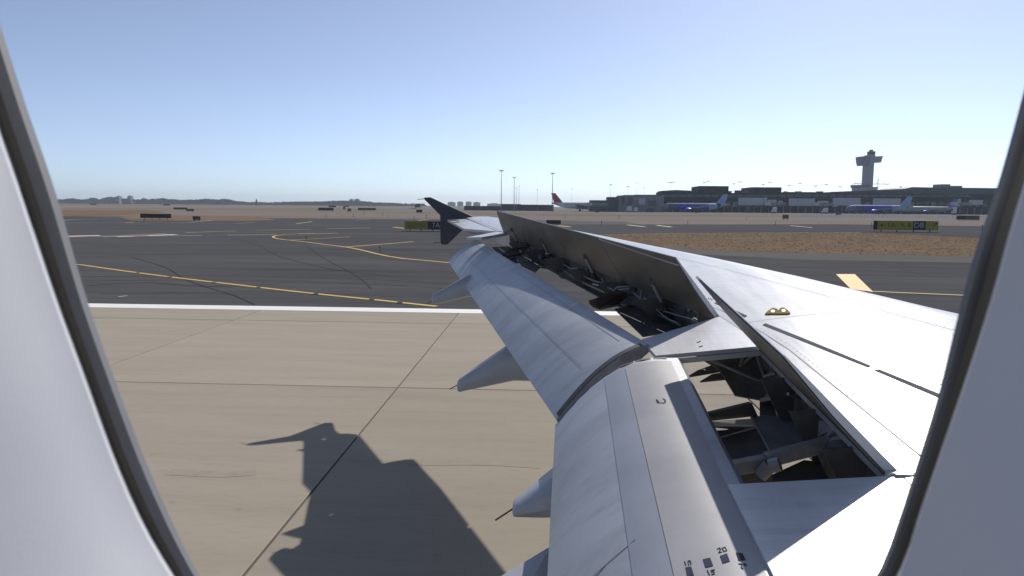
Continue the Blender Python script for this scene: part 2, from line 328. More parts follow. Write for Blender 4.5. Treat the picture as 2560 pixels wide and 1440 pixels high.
for x, y in ((345, 681.5), (425, 692), (534, 705.5), (646, 718), (790, 734), (930, 748), (1000, 755.5)):
    a = G(x, y); c = MB(); c.add([(a.x - .14, a.y - .2, -0.0005), (a.x + .15, a.y - .22, -0.0005), (a.x + .11, a.y + .2, -0.0005), (a.x - .15, a.y + .18, -0.0005)], [(0, 1, 2, 3)]); struct(c.build('tar_patch', 'asphalt'))
stripe('taxiway_line', [(1140, 658), (1060, 650.5), (1000, 645), (950, 636), (905, 625), (865, 617.5), (800, 609.5), (760, 604), (715, 599.5), (692, 596), (683, 593), (686, 589.5), (708, 586.5), (740, 584.5), (790, 583)], 0.32, 'yellow')
stripe('taxiway_line', [(862, 617.5), (1033, 604.2)], 0.42, 'yellow', z=-0.003)
stripe('taxiway_line', [(722, 600.2), (876, 592)], 0.36, 'yellow', z=-0.003)
stripe('dashed_taxiway_line', [(150, 593), (330, 590.5), (520, 588), (690, 586), (890, 581.3)], 0.6, 'yellow_worn', z=-0.003, dash=3)
stripe('dashed_taxiway_line', [(250, 590), (420, 583.6), (600, 576.5), (780, 573), (960, 568.5)], 0.5, 'yellow_worn', z=-0.003, dash=4)
stripe('yellow_dash', [(984, 567.8), (1014, 571)], 0.9, 'yellow'); stripe('yellow_dash', [(740, 559.5), (780, 553.6)], 0.5, 'yellow_worn')
stripe('yellow_dash', [(590, 558.5), (634, 556)], 0.35, 'yellow_worn'); stripe('yellow_dash', [(1046, 551), (1070, 548)], 0.6, 'yellow_worn')
stripe('yellow_dash', [(890, 550.5), (925, 548.5)], 0.4, 'yellow_worn'); stripe('yellow_dash', [(310, 557), (335, 555.5)], 0.6, 'yellow_worn')
stripe('yellow_dash', [(1390, 563), (1425, 567)], 1.0, 'yellow'); stripe('yellow_dash', [(1568, 562), (1612, 567)], 0.9, 'yellow_worn'); stripe('yellow_dash', [(1642, 563), (1678, 567.5)], 0.9, 'yellow_worn')
stripe('yellow_dash', [(1975, 563.8), (2030, 569)], 0.55, 'yellow_worn')
stripe('taxiway_edge_line', [(140, 556), (330, 557), (450, 557), (500, 553.5), (530, 550)], 0.5, 'white_worn', z=-0.003)
stripe('taxiway_edge_line', [(150, 552), (200, 548), (300, 545), (420, 541), (600, 540)], 0.5, 'white_worn', z=-0.003)
stripe('taxiway_edge_line', [(700, 540.5), (760, 543), (900, 546), (990, 546)], 0.35, 'white_worn', z=-0.003)
stripe('taxiway_edge_line', [(1500, 586.5), (1750, 583), (2150, 581)], 0.22, 'white_worn', z=-0.002)
stripe('runway_far_line', [(100, 517.2), (420, 515.5), (640, 514.6), (860, 516)], 5.0, 'white_worn', z=-0.001)
struct(MB().poly([V((p.x, p.y, -0.004)) for p in (G(2090, 685), G(2137, 685), G(2183, 729.5), G(2127, 722))]).build('yellow_block', 'yellow'))
stripe('taxiway_line', [(2150, 725), (2183, 728), (2450, 739.5)], 0.2, 'yellow', z=-0.003)
for (xa, ya, xb, yb, wd, m_) in ((160, 590.5, 250, 588.5, 1.6, 'white'), (175, 592, 215, 590.8, .9, 'red_paint'), (255, 592, 330, 589.5, 1.0, 'white_worn'), (290, 591.5, 440, 586.2, 1.5, 'white'), (335, 590, 372, 588.2, .8, 'red_paint'), (300, 588, 400, 584, .35, 'red_paint')):
    stripe('hold_marking', [(xa, ya), (xb, yb)], wd, m_, z=-0.002 if m_ == 'white' else -0.001)
M['rubber'] = mat('tyre_rubber_mark', (0.072, 0.072, 0.075), 0.95, spec=0.0, c2=(0.10, 0.10, 0.105), scale=0.8, stretch=(0.3, 3, 1), detail=8)
M['cracktar'] = mat('crack_sealer', (0.055, 0.055, 0.058), 0.9, spec=0.05, var=0.3, scale=2)
for px_, wd_ in (([(200, 690), (600, 688), (1000, 700), (1180, 712)], .5), ([(220, 700), (620, 699), (1000, 712), (1160, 724)], .5), ([(240, 640), (600, 632), (900, 640), (1150, 668)], .6), ([(180, 622), (500, 610), (800, 618), (1050, 640)], .5), ([(1700, 640), (2000, 652), (2500, 676)], .5), ([(1800, 662), (2100, 672), (2500, 690)], .4), ([(250, 733), (700, 728), (1000, 740)], .35)):
    stripe('tyre_mark', px_, wd_, 'rubber', z=-0.012)
for px_ in ([(330, 640), (420, 668), (470, 700), (600, 742), (640, 760)], [(760, 610), (800, 640), (890, 690), (930, 720)], [(215, 712), (360, 706), (520, 716), (700, 708)], [(2200, 655), (2260, 672), (2330, 690)], [(560, 590), (640, 612), (700, 640), (830, 672), (980, 690)]):
    stripe('sealed_crack', [(x + random.uniform(-6, 6), y + random.uniform(-1.5, 1.5)) for x, y in px_], 0.09, 'cracktar', z=-0.008)
M['oil'] = mat('oil_stain', (0.27, 0.238, 0.192), 0.9, spec=0.05, c2=(0.33, 0.29, 0.235), scale=2.5, detail=8)
for px_ in ([(420, 1180), (560, 1186), (640, 1180)], [(1020, 1160), (1200, 1158), (1350, 1166)]):
    stripe('tyre_mark', px_, random.uniform(.12, .3), 'oil', z=0.003)
stripe('painted_dash', [(296, 741.5), (318, 739)], 0.25, 'white_worn')

# ================================================================== THE WING
wing = thing('airliner_wing', 'white airliner wing outside the window with spoilers up and flaps down', 'wing', (0.8, 0.45, 2.6))
LE = [(5.75, 0.30), (4.36, 2.98), (3.235, 5.65), (2.383, 8.2), (0.811, 11.83), (-0.56, 14.9), (-1.75, 16.95)]
HG = [(1.515, 0.30), (1.515, 2.98), (1.517, 4.98), (1.401, 5.92), (-1.03, 13.3)]
_ah0, _ah1 = W(1242, 577), W(1163, 546)
HG += [(_ah0.x, _ah0.y), (_ah1.x, 16.95)]
def interp(T, y):
    for (x0, y0), (x1, y1) in zip(T, T[1:]):
        if y <= y1: return lerp(x0, x1, (y - y0) / (y1 - y0))
    return T[-1][0]
def crown(t):  # gentle camber of the skin between the hinge line (0) and the leading edge (1)
    return 0.05 * math.sin(math.pi * t ** 0.9) * (1 - 0.3 * t)
stations = [0.30, 1.0, 2.0, 2.98, 4.0, 4.98, 5.92, 7.5, 9, 10.5, 12, 13.3, 13.45, 14.5, 15.5, 16.95]
stations += [_ah0.y] if _ah0.y > 13.3 else []
stations = sorted(set(stations))
topring = []
for y in stations:
    xh, xl = interp(HG, y), interp(LE, y); c = xl - xh; sc_ = 0.35 + 0.65 * (17.3 - y) / 17; ring = []
    for k in range(15):
        t = k / 14 * 0.97; x = xh + c * t
        ring.append(V((x, y, zw(x, y) + crown(t) * sc_ * (0.0 if t < .001 else 1))))
    z0 = ring[-1].z; x0 = ring[-1].x; r = 0.20 * sc_
    for a in (25, 50, 75, 100, 130, 160): ring.append(V((x0 + r * 0.8 * math.sin(R(a)) , y, z0 - r * (1 - math.cos(R(a))) * 0.7)))
    for t in (0.75, 0.5, 0.25, 0.0):
        x = xh + c * t; ring.append(V((x + 0.10, y, zw(x, y) - sc_ * lerp(0.48, 0.66, math.sin(math.pi * min(t + .15, 1))))))
    ring.append(V((xh + 0.08, y, zw(xh, y) - 0.03)))
    topring.append(ring)
MB().loft(topring, True, True).build('wing_skin', 'wing', wing, smooth=True)

def slabq(name, pts, th, m, parent=wing, bevel=0.0, up_=None):
    """Thin plate: four (or more) corners on its upper face and a thickness below it."""
    pts = [V(p) for p in pts]; nrm = (pts[1] - pts[0]).cross(pts[2] - pts[0]).normalized()
    if nrm.z < 0: nrm = -nrm
    return MB().prism(pts, -nrm * th).build(name, m, parent, bevel=bevel)
def ws(x, y, dz=0.0): return V((x, y, zw(x, y) + dz))
# fixed panels behind the hinge line
slabq('shroud_panel', [ws(1.509, 0.30), ws(1.509, 2.97), ws(0.760, 2.93), ws(0.760, 0.30)], 0.035, 'wing')
slabq('shroud_panel', [ws(1.509, 4.99), ws(1.398, 5.91), ws(0.66, 5.30), ws(0.71, 4.86)], 0.03, 'wing')
MB().beam(ws(0.85, 4.865, -.05), ws(1.47, 4.975, -.05), 0.02, 0.035).build('panel_flange', 'lip', wing)
MB().beam(ws(0.80, 2.955, -.055), ws(1.47, 2.985, -.055), 0.025, 0.05).build('panel_flange', 'bay', wing)
q = [W(1268, 582), W(1243, 578.5), W(1165, 593), W(1205, 592)]
slabq('shroud_panel', [p + V((0, 0, -0.004)) for p in q], 0.05, 'wing')
ail = [W(1162, 547) + V((.03, 0, -.004)), W(1241, 578) + V((.03, 0, -.004)), W(1160, 571.5, 0.02), W(1118, 549, 0.02)]
A = slabq('aileron', ail, 0.05, 'wing')
b = MB(); b.poly([ail[1] + V((0, -.004, -.05)), ail[2] + V((0, -.004, -.05)), (ail[1] + ail[2]) / 2 + V((0.05, 0, -0.16))]); b.build('aileron_end', 'baylight', wing)
for (xa, ya, xb, yb) in ((1150, 545.5, 1122, 545), (1148, 549, 1114, 549.5), (1150, 553, 1119, 554.5), (1140, 547.5, 1126, 547)):
    p, q = W(xa, ya), W(xb, yb); s = V((0.02, -0.10, 0)); b = MB(); b.add([p - s, p + s, q + V((0, 0, .02))], [(0, 1, 2)])
    pp, qq = p + V((0, 0, -.02)), q + V((0, 0, 0)); b.add([pp - s, pp + s, qq], [(0, 1, 2)]); b.build('trailing_edge_tab', 'lip', wing)

# wing tip fence
FY = 16.98
fp = [(1060, 494), (1076, 493), (1110, 509), (1182, 541), (1190, 551), (1158, 573), (1120, 610), (1116, 612), (1104, 611.5), (1101, 607), (1100, 538), (1059, 497)]
fence = MB().prism([at(x, y, FY) for x, y in fp], (0, 0.07, 0)).build('wing_tip_fence', 'navy', wing, bevel=0.015)
MB().tube([at(1061, 497, FY), at(1044, 498.5, FY + .1)], 0.008, 5).build('static_wick', 'wick', fence)
MB().tube([at(1103, 606, FY), at(1083, 607, FY + .1)], 0.008, 5).build('static_wick', 'wick', fence)

# slats, slid forward and down from the leading edge
for ya, yb in ((2.2, 5.2), (5.3, 7.85), (7.95, 10.45), (10.55, 13.0), (13.1, 15.6)):
    rg = []
    for y in (ya, (ya + yb) / 2, yb):
        x = interp(LE, y); sc_ = 0.35 + 0.65 * (17.3 - y) / 17; z = zw(x, y) - .20 * sc_ - .05
        rg.append([V((x + a, y, z + c)) for a, c in ((-.06, .12), (.22, .07), (.36, -.03), (.42, -.12), (.38, -.20), (.26, -.18), (.10, -.08), (-.05, .06))])
    MB().loft(rg).build('slat', 'wing', wing, smooth=True)

# walkway lines, hook plate and other marks painted or fixed on the skin
def crownz(x, y):
    xh, xl = interp(HG, y), interp(LE, y); t = (x - xh) / (xl - xh); sc_ = 0.35 + 0.65 * (17.3 - y) / 17
    return zw(x, y) + crown(max(0, min(.97, t))) * sc_ if t > 0 else zw(x, y)
def onskin(px, py, h=0.0):
    p = W(px, py)
    for _ in range(4): p = W(px, py, -(crownz(p.x, p.y) - zw(p.x, p.y)) - h)
    return p
def skinmark(name, pxs, m, h=0.003): return MB().prism([onskin(x, y, h) for x, y in pxs], (0, 0, -0.004)).build(name, m, wing)
skinmark('walkway_line', [(1786, 757), (1792, 755), (1868, 789), (1862, 793)], 'walk')
skinmark('walkway_line', [(1906, 812), (1914, 808), (1990, 838), (1984, 843)], 'walk')
skinmark('walkway_line', [(1984, 843), (1990, 838), (2085, 876), (2080, 882)], 'walk')
skinmark('walkway_line', [(2080, 882), (2085, 876), (2177, 914), (2170, 917.5)], 'walk')
skinmark('walkway_line', [(2186, 925), (2198, 923), (2270, 952), (2266, 959)], 'walk')
skinmark('walkway_line', [(2266, 959), (2270, 952), (2370, 993), (2364, 1000)], 'walk')
hk = MB()
hp = [(1912, 784), (1922, 775), (1932, 769), (1941, 771), (1946, 775), (1951, 770), (1957, 768), (1966, 772), (1976, 782), (1968, 783.5)]
hk.prism([onskin(x, y, 0.012) for x, y in hp], (0, 0, -0.009)).build('hook_plate', 'hook', wing)
for cx, cy in ((1932, 777.5), (1959, 776)):
    MB().prism([onskin(cx + 5.5 * math.cos(t), cy + 3.6 * math.sin(t), 0.0145) for t in (2 * math.pi * k / 10 for k in range(10))], (0, 0, -0.002)).build('hook_hole', 'lip', wing)
for pts in ([(1718, 882), (1726, 880), (1727, 881), (1719, 883)],):
    pass
for i, (x, y) in enumerate(((1742, 855), (1747, 866))):
    MB().prism([W(x, y, -.004), W(x + 10, y - 3, -.004), W(x + 10, y - 1.8, -.004), W(x, y + 1.2, -.004)], (0, 0, -0.003)).build('stencil_mark', 'ink', wing)
for k in range(9):
    x = 1770 + k * 4.2; y = 744 + (k % 3) * 1.6
    MB().prism([onskin(x, y, .004), onskin(x + 2.6, y - .4, .004), onskin(x + 2.2, y + 2.4, .004), onskin(x, y + 2.2, .004)], (0, 0, -0.002)).build('stencil_mark', 'walk', wing)
# panel seams of the skin and rows of fasteners beside them
M['seamline'] = mat('seam_line', (0.37, 0.38, 0.41), 0.6, spec=0.1, var=0.2, scale=6)
def skinpt(y, t, o_=0.0, h=0.0025):
    x = lerp(interp(HG, y), interp(LE, y), t) + o_; return V((x, y, crownz(x, y) + h))
for y0, y1, t in ((0.4, 16.6, 0.70), (0.4, 16.6, 0.055)):
    b = MB(); ysn = [lerp(y0, y1, k / 40) for k in range(41)]
    for ya, yb in zip(ysn, ysn[1:]): b.poly([skinpt(ya, t), skinpt(yb, t), skinpt(yb, t, .007), skinpt(ya, t, .007)])
    b.build('panel_seam', 'seamline', wing)
for yy in (3.9, 5.6, 8.1, 10.6, 13.2):
    b = MB(); ts = [lerp(.055, .62, k / 16) for k in range(17)]
    for ta, tb in zip(ts, ts[1:]): b.poly([skinpt(yy + .25 * ta, ta), skinpt(yy + .25 * tb, tb), skinpt(yy + .25 * tb + .006, tb), skinpt(yy + .25 * ta + .006, ta)])
    b.build('panel_seam', 'seamline', wing)
b = MB()
for t in (0.075, 0.68, 0.72):
    y = 2.2
    while y < 9:
        p = skinpt(y, t, 0, .0028); b.poly([p + V((a * .006, c * .006, 0)) for a, c in ((-1, 0), (0, -1), (1, 0), (0, 1))]); y += 0.07
b.build('fasteners', 'seamline', wing, kind='stuff')

# ------------------------------------------------------------------ spoilers
def spoiler(h0, h1, t0, t1, th=0.045, **kw):
    """h: hinge corners (inboard, outboard), t: raised trailing-edge corners. The plate tapers to its trailing edge."""
    h0, h1, t0, t1 = map(V, (h0, h1, t0, t1)); n = (h1 - h0).cross(t0 - h0).normalized()
    if n.x < 0: n = -n                                        # upper face looks forward
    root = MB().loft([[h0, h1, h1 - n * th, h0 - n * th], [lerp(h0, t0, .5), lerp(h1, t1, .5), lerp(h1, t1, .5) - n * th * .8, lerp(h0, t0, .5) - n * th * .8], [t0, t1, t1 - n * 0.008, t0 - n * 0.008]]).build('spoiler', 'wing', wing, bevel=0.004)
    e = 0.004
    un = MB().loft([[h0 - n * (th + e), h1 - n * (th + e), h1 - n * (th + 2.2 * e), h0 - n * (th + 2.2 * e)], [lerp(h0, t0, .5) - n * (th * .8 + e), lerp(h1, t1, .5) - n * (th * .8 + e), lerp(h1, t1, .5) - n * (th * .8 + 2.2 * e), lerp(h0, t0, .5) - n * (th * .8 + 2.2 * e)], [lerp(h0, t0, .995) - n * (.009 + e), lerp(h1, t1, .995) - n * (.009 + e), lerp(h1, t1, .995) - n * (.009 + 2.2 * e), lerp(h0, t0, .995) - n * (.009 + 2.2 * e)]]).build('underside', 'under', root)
    return root, n
sp1_h0, sp1_h1 = ws(1.512, 3.0, .006), ws(1.514, 4.96, .006)
SPA, SPL = R(46.5), 0.75
def raised(h, ang, L, back=(-1, 0, 0)):
    bk = V(back).normalized(); return h + bk * (math.cos(ang) * L) + V((0, 0, math.sin(ang) * L + WA * bk.x * math.cos(ang) * L))
s1, n1 = spoiler(sp1_h0, sp1_h1, raised(sp1_h0, SPA, SPL), raised(sp1_h1, SPA, SPL))
MB().box(sp1_h0 + V((0.02, -.02, -.015)), (0.10, 0.05, 0.03)).build('hinge_fitting', 'arm', s1)
MB().box(sp1_h0 + V((-0.04, -.015, -.05)), (0.03, 0.03, 0.10)).build('hinge_fitting', 'lip', s1)
MB().beam(sp1_h0 + V((-.02, .004, -.052)), sp1_h1 + V((-.02, 0, -.052)), 0.05, 0.03).build('hinge_strip', 'baylight', s1)

# the four outer spoilers share one hinge line
H_in, H_out = ws(1.395, 5.93, .006), ws(-1.03, 13.28, .006)
T_in, T_out = at(1690, 642, 5.72), at(1243, 526, 13.05)
cuts = [0.0, 0.245, 0.495, 0.75, 1.0]
for k in range(4):
    a, c = cuts[k] + (0.0015 if k else 0), cuts[k + 1] - (0.0015 if k < 3 else 0)
    dn = V((0, 0, -0.03)) if k == 0 else V((0, 0, 0))
    s, n = spoiler(lerp(H_in, H_out, a), lerp(H_in, H_out, c), lerp(T_in, T_out, a) + dn * 0, lerp(T_in, T_out, c))
    # stiffening rib and thin pale trim on the underside
    h0, h1, t0, t1 = lerp(H_in, H_out, a), lerp(H_in, H_out, c), lerp(T_in, T_out, a), lerp(T_in, T_out, c)
    if k == 0:
        MB().beam(lerp(h0, t0, .90) - n * .028, lerp(h1, t1, .985) - n * .020, 0.006, 0.012, n).build('trim_strip', 'lip', s)
    mid_h, mid_t = lerp(h0, h1, .5), lerp(t0, t1, .5)
    p1 = lerp(mid_h, mid_t, .35) - n * .06; p0 = mid_h + V((0.05, 0, -0.30))
    MB().tube([p0, lerp(p0, p1, .55)], 0.035, 8).build('actuator_body', 'rust', s)
    MB().tube([lerp(p0, p1, .5), p1], 0.015, 6).build('actuator_rod', 'arm', s)
    MB().box(p1 + n * .02, (0.09, 0.06, 0.06)).build('actuator_bracket', 'bay', s)

# ------------------------------------------------------------------ flaps
def section(N, T, thick, camber, n=9):
    """Flap section from nose N to trailing edge T: upper curve, rounded nose, flat lower side."""
    N, T = V(N), V(T); c = T - N; u = V((0, 0, 1)); cd = c.normalized(); nn = (u - cd * u.dot(cd)).normalized(); out = []
    for k in range(n):
        t = 1 - k / (n - 1); out.append(N + c * t + nn * (camber * 4 * t * (1 - t) * (1.25 - .5 * t)))
    out.append(N - cd * thick * .30 - nn * thick * .16); out.append(N - cd * thick * .38 - nn * thick * .5); out.append(N - cd * thick * .18 - nn * thick * .9)
    out.append(N + c * .25 - nn * thick * .95); out.append(N + c * .6 - nn * thick * .55)
    out.append(T - nn * .012)
    return out
def flap(name, N0, N1, T0, T1, th0, th1, cb0, cb1, m, st=8):
    rings = []
    for k in range(st + 1):
        t = k / st; rings.append(section(lerp(N0, N1, t), lerp(T0, T1, t), lerp(th0, th1, t), lerp(cb0, cb1, t)))
    return MB().loft(rings, True, True).build(name, m, wing, smooth=True)
oN0, oN1 = at(1614, 862, 5.10), at(1188, 600, 14.4)
oT0, oT1 = at(1391, 1050, 4.78), at(1121, 655, 14.1)
f_out = flap('flap', oN0, oN1, oT0, oT1, 0.07, 0.09, 0.075, 0.045, 'flap', 10)
iT0 = at(1388, 1062, 4.70); zt = iT0.z
iT1 = V((-0.06, 0.45, zt - WB * (4.70 - 0.45)))
iN0 = at(1674, 894, 4.86); iN1 = V((0.70, 0.45, iN0.z - WB * (4.86 - 0.45)))
f_in = flap('flap', iN0, iN1, iT0, iT1, 0.17, 0.20, 0.135, 0.09, 'flap', 8)
# bands of other paint on the inboard flap: a wear strip and the pale nose that slides under the shroud
def band(name, t0, t1, m, par, lift=0.003, s0=0.0, s1=1.0, st=8, flapdef=(iN0, iN1, iT0, iT1, .135, .09), n=6):
    N0, N1, T0, T1, c0, c1 = flapdef; g = []
    for k in range(st + 1):
        s = lerp(s0, s1, k / st); N, T, cb = lerp(N0, N1, s), lerp(T0, T1, s), lerp(c0, c1, s)
        c = T - N; cd = c.normalized(); nn = (V((0, 0, 1)) - cd * cd.z).normalized(); row = []
        for j in range(n + 1):
            t = lerp(t0, t1, j / n); row.append(N + c * t + nn * (cb * 4 * t * (1 - t) * (1.25 - .5 * t) + lift))
        g.append(row)
    return MB().loft(g, False, False).build(name, m, par, smooth=True)
band('wear_strip', 0.33, 0.50, 'flap_strip', f_in, 0.0025, 0.02, 1)
band('nose_panel', 0.0, 0.327, 'flap_nose', f_in, 0.0025, 0.02, 1)
band('end_seal', 0.02, 0.97, 'seal', f_out, 0.004, 0.0, 0.007, 2, (oN0, oN1, oT0, oT1, .075, .045), 10)
band('end_seal', 0.02, 0.97, 'seal', f_in, 0.004, 0.0, 0.008, 2)
ec = section(oN0, oT0, 0.07, 0.075); ed_ = (oN0 - oN1).normalized() * 0.004
MB().prism([p + ed_ for p in ec], ed_).build('end_plate', 'baylight', f_out)
def fpt(s, t, lift=0.005, d=(iN0, iN1, iT0, iT1, .135, .09)):
    N, T, cb = lerp(d[0], d[1], s), lerp(d[2], d[3], s), lerp(d[4], d[5], s)
    c = T - N; cd = c.normalized(); nn = (V((0, 0, 1)) - cd * cd.z).normalized()
    return N + c * t + nn * (cb * 4 * t * (1 - t) * (1.25 - .5 * t) + lift)
def fparam(px, py, d=(iN0, iN1, iT0, iT1, .135, .09)):
    """Nearest flap coordinates (span, chord) under a line of sight."""
    r = ray(px, py).normalized(); best = None; ls, lt, hs, ht = 0.0, 0.0, 1.0, 1.0
    for _ in range(5):
        for i in range(13):
            for j in range(13):
                s, t = lerp(ls, hs, i / 12), lerp(lt, ht, j / 12); p = fpt(s, t, 0, d) - EYE; e = (p - r * p.dot(r)).length
                if best is None or e < best[0]: best = (e, s, t)
        ds, dt = (hs - ls) / 6, (ht - lt) / 6
        ls, hs, lt, ht = max(0, best[1] - ds), min(1, best[1] + ds), max(0, best[2] - dt), min(1, best[2] + dt)
    return best[1], best[2]
def fmark(name, pxs, m, lift=0.0045):
    P = [fpt(*fparam(x, y), lift) for x, y in pxs]; return MB().prism(P, (0, 0, -0.003)).build(name, m, f_in)
for q in ([(1715, 1421), (1729, 1418), (1736, 1440), (1720, 1444)], [(1759, 1401), (1777, 1397), (1784, 1416), (1765, 1421)], [(1801, 1391), (1819, 1386), (1826, 1405), (1808, 1410)], [(1841, 1384), (1858, 1386), (1866, 1402), (1848, 1404)]):
    fmark('setting_mark', q, 'ink')
def strokes(name, lines, m, wd, par, pt):
    b = MB()
    for L in lines:
        P = [pt(x, y) for x, y in L]
        for a, c in zip(P, P[1:]):
            d = (c - a).normalized(); s = d.cross(V((-.3, 0, 1))).normalized() * wd / 2; e = d * wd * .4; b.prism([a - s - e, c - s + e, c + s + e, a + s - e], (0, 0, -0.003))
    return b.build(name, m, par)
fp_ = lambda x, y: fpt(*fparam(x, y), 0.0045)
strokes('numeral', [[(1713, 1405), (1716, 1415)], [(1721, 1404), (1726, 1403), (1728, 1406), (1729, 1412)], [(1721, 1404), (1723, 1414)]], 'ink', 0.0035, f_in, fp_)
strokes('numeral', [[(1770, 1427), (1775, 1438)], [(1787, 1425), (1779, 1427), (1781, 1431), (1787, 1431), (1787, 1436), (1781, 1438)]], 'ink', 0.0035, f_in, fp_)
strokes('numeral', [[(1795, 1374), (1800, 1371), (1803, 1374), (1798, 1383), (1805, 1381)], [(1807, 1372), (1814, 1370), (1818, 1378), (1811, 1380), (1807, 1372)]], 'ink', 0.0035, f_in, fp_)
strokes('numeral', [[(1848, 1411), (1856, 1412), (1854, 1420), (1859, 1423)], [(1866, 1411), (1861, 1411), (1863, 1415), (1868, 1416)]], 'ink', 0.003, f_in, fp_)
strokes('numeral', [[(1642, 1000), (1645, 1008), (1651, 1008), (1660, 1009), (1664, 1006), (1663, 1001), (1659, 998)], [(1642, 1000), (1647, 1005)]], 'ink', 0.0075, f_in, fp_)
strokes('panel_seam', [[(1586, 1352), (1500, 1425), (1480, 1444)]], 'smudge', 0.008, f_in, fp_)
d_o = (oN0, oN1, oT0, oT1, .075, .045)
b = MB()
for (x, y, r_) in ((1215, 722, .16), (1290, 783, .13), (1320, 800, .1), (1500, 905, .17), (1470, 935, .1)):
    s_, t_ = fparam(x, y, d_o); pts = []
    for k in range(14):
        a = 2 * math.pi * k / 14; rr = r_ * random.uniform(.55, 1.1); pts.append(fpt(min(.99, max(.02, s_ + math.cos(a) * rr * .10)), min(.97, max(.02, t_ + math.sin(a) * rr * .22)), .003, d_o))
band('panel_seam', 0.545, 0.555, 'smudge', f_out, 0.0025, 0.03, 0.98, 10, d_o, 1)
band('panel_seam', 0.12, 0.128, 'smudge', f_out, 0.0025, 0.03, 0.98, 10, d_o, 1)

# flap track fairings trailing behind and below the flaps
def fairing(tip_px, root_top_px, root_bot_px, Y, wick, tt=.075, wdt=0.36):
    tip = at(*tip_px, Y); rt, rb = at(*root_top_px, Y), at(*root_bot_px, Y)
    base = V((rt.x, Y, 0)); rings = []; zt0, zb0 = rt.z, rb.z; ln = rt.x - tip.x
    tz = tip.z
    for k, (t, wf) in enumerate(((-.03, .22), (-.015, .42), (0.02, .55), (.12, .62), (.35, .74), (.7, .92), (1.0, 1.0), (1.5, 1.05), (2.4, .95))):
        x = tip.x + ln * t; f = min(1.0, max(0, t)); top = lerp(tz + tt, zt0, f); bot = lerp(tz - tt, zb0, f)
        if t < 0: q_ = .45 if k == 0 else .82; top, bot = tz + tt * q_, tz - tt * q_
        if t > 1: top -= 0.10 * (t - 1); 
        wv = wdt / 2 * wf; h = top - bot
        rings.append([V((x, Y + a * wv, bot + bz * h)) for a, bz in ((-.55, 1), (.55, 1), (.95, .75), (1, .4), (.72, .08), (0, -.03), (-.72, .08), (-1, .4), (-.95, .75))])
    o = MB().loft(rings).build('flap_track_fairing', 'fairing', wing, smooth=True)
    MB().tube([at(wick[0], wick[1], Y), at(wick[2], wick[3], Y - .05)], 0.006, 5).build('static_wick', 'wick', o)
    return o
fairing((1083, 749), (1172, 686), (1177, 741), 11.2, (1083, 752, 1066, 759), .085)
fairing((1148, 963), (1285, 854), (1318, 950), 7.3, (1148, 960, 1124, 973), .072)
fairing((1285, 1269), (1390, 1178), (1400, 1279), 4.15, (1287, 1269, 1238, 1301), .034)
# pale belly fairing under the wing root, its corner showing beside the inboard flap
bf = [at(1235, 1446, 3.35), at(1372, 1362, 3.55), at(1500, 1400, 3.5), at(1470, 1560, 3.1), at(1260, 1560, 3.0)]
MB().prism(bf, (0.05, 0.02, -0.25)).build('root_fairing', 'fairing', wing, bevel=0.02)

# ------------------------------------------------------------------ inside the opened bays
# rear spar web under the hinge line
sp = []
for y in (0.30, 2.0, 2.98, 4.0, 4.98, 5.92, 8, 10, 12, 13.2):
    x = interp(HG, y) + 0.07; k = 0.35 + 0.65 * (17.3 - y) / 17
    sp.append([V((x, y, zw(x, y) - .035)), V((x - .03, y, zw(x, y) - .035)), V((x - .03, y, zw(x, y) - .46 * k)), V((x, y, zw(x, y) - .46 * k))])
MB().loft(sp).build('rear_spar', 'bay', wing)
def plate(name, pxs, m, th=0.012):       # pxs: (px, py, depth under the skin)
    P = [W(x, y, d) for x, y, d in pxs]; n = (P[1] - P[0]).cross(P[2] - P[0]).normalized()
    return MB().prism(P, n * th).build(name, m, wing)
def bars(name, segs, m, r, n=6):
    b = MB()
    for s in segs: b.tube([W(*p) for p in s], r, n)
    return b.build(name, m, wing)
def beam(name, a, c, wd, ht, m): return MB().beam(W(*a), W(*c), wd, ht).build(name, m, wing, bevel=.006)
# inboard bay: lower shroud panels
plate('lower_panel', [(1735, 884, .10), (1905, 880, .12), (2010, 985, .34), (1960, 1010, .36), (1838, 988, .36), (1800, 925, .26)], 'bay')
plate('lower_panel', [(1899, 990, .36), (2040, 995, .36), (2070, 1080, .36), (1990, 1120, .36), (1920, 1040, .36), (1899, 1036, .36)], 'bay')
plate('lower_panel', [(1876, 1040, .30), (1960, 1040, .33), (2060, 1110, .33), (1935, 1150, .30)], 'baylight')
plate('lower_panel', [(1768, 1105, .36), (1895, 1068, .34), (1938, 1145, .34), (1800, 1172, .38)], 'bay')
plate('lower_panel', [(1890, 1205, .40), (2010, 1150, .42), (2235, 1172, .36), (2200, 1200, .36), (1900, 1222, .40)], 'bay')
plate('pointed_plate', [(1718, 941, .34), (1745, 925, .34), (1800, 905, .32), (1812, 925, .33)], 'bay')  # two dark pointed plates reaching out over the slot
plate('pointed_plate', [(1750, 953, .36), (1780, 935, .35), (1825, 928, .34), (1822, 946, .35)], 'bay')
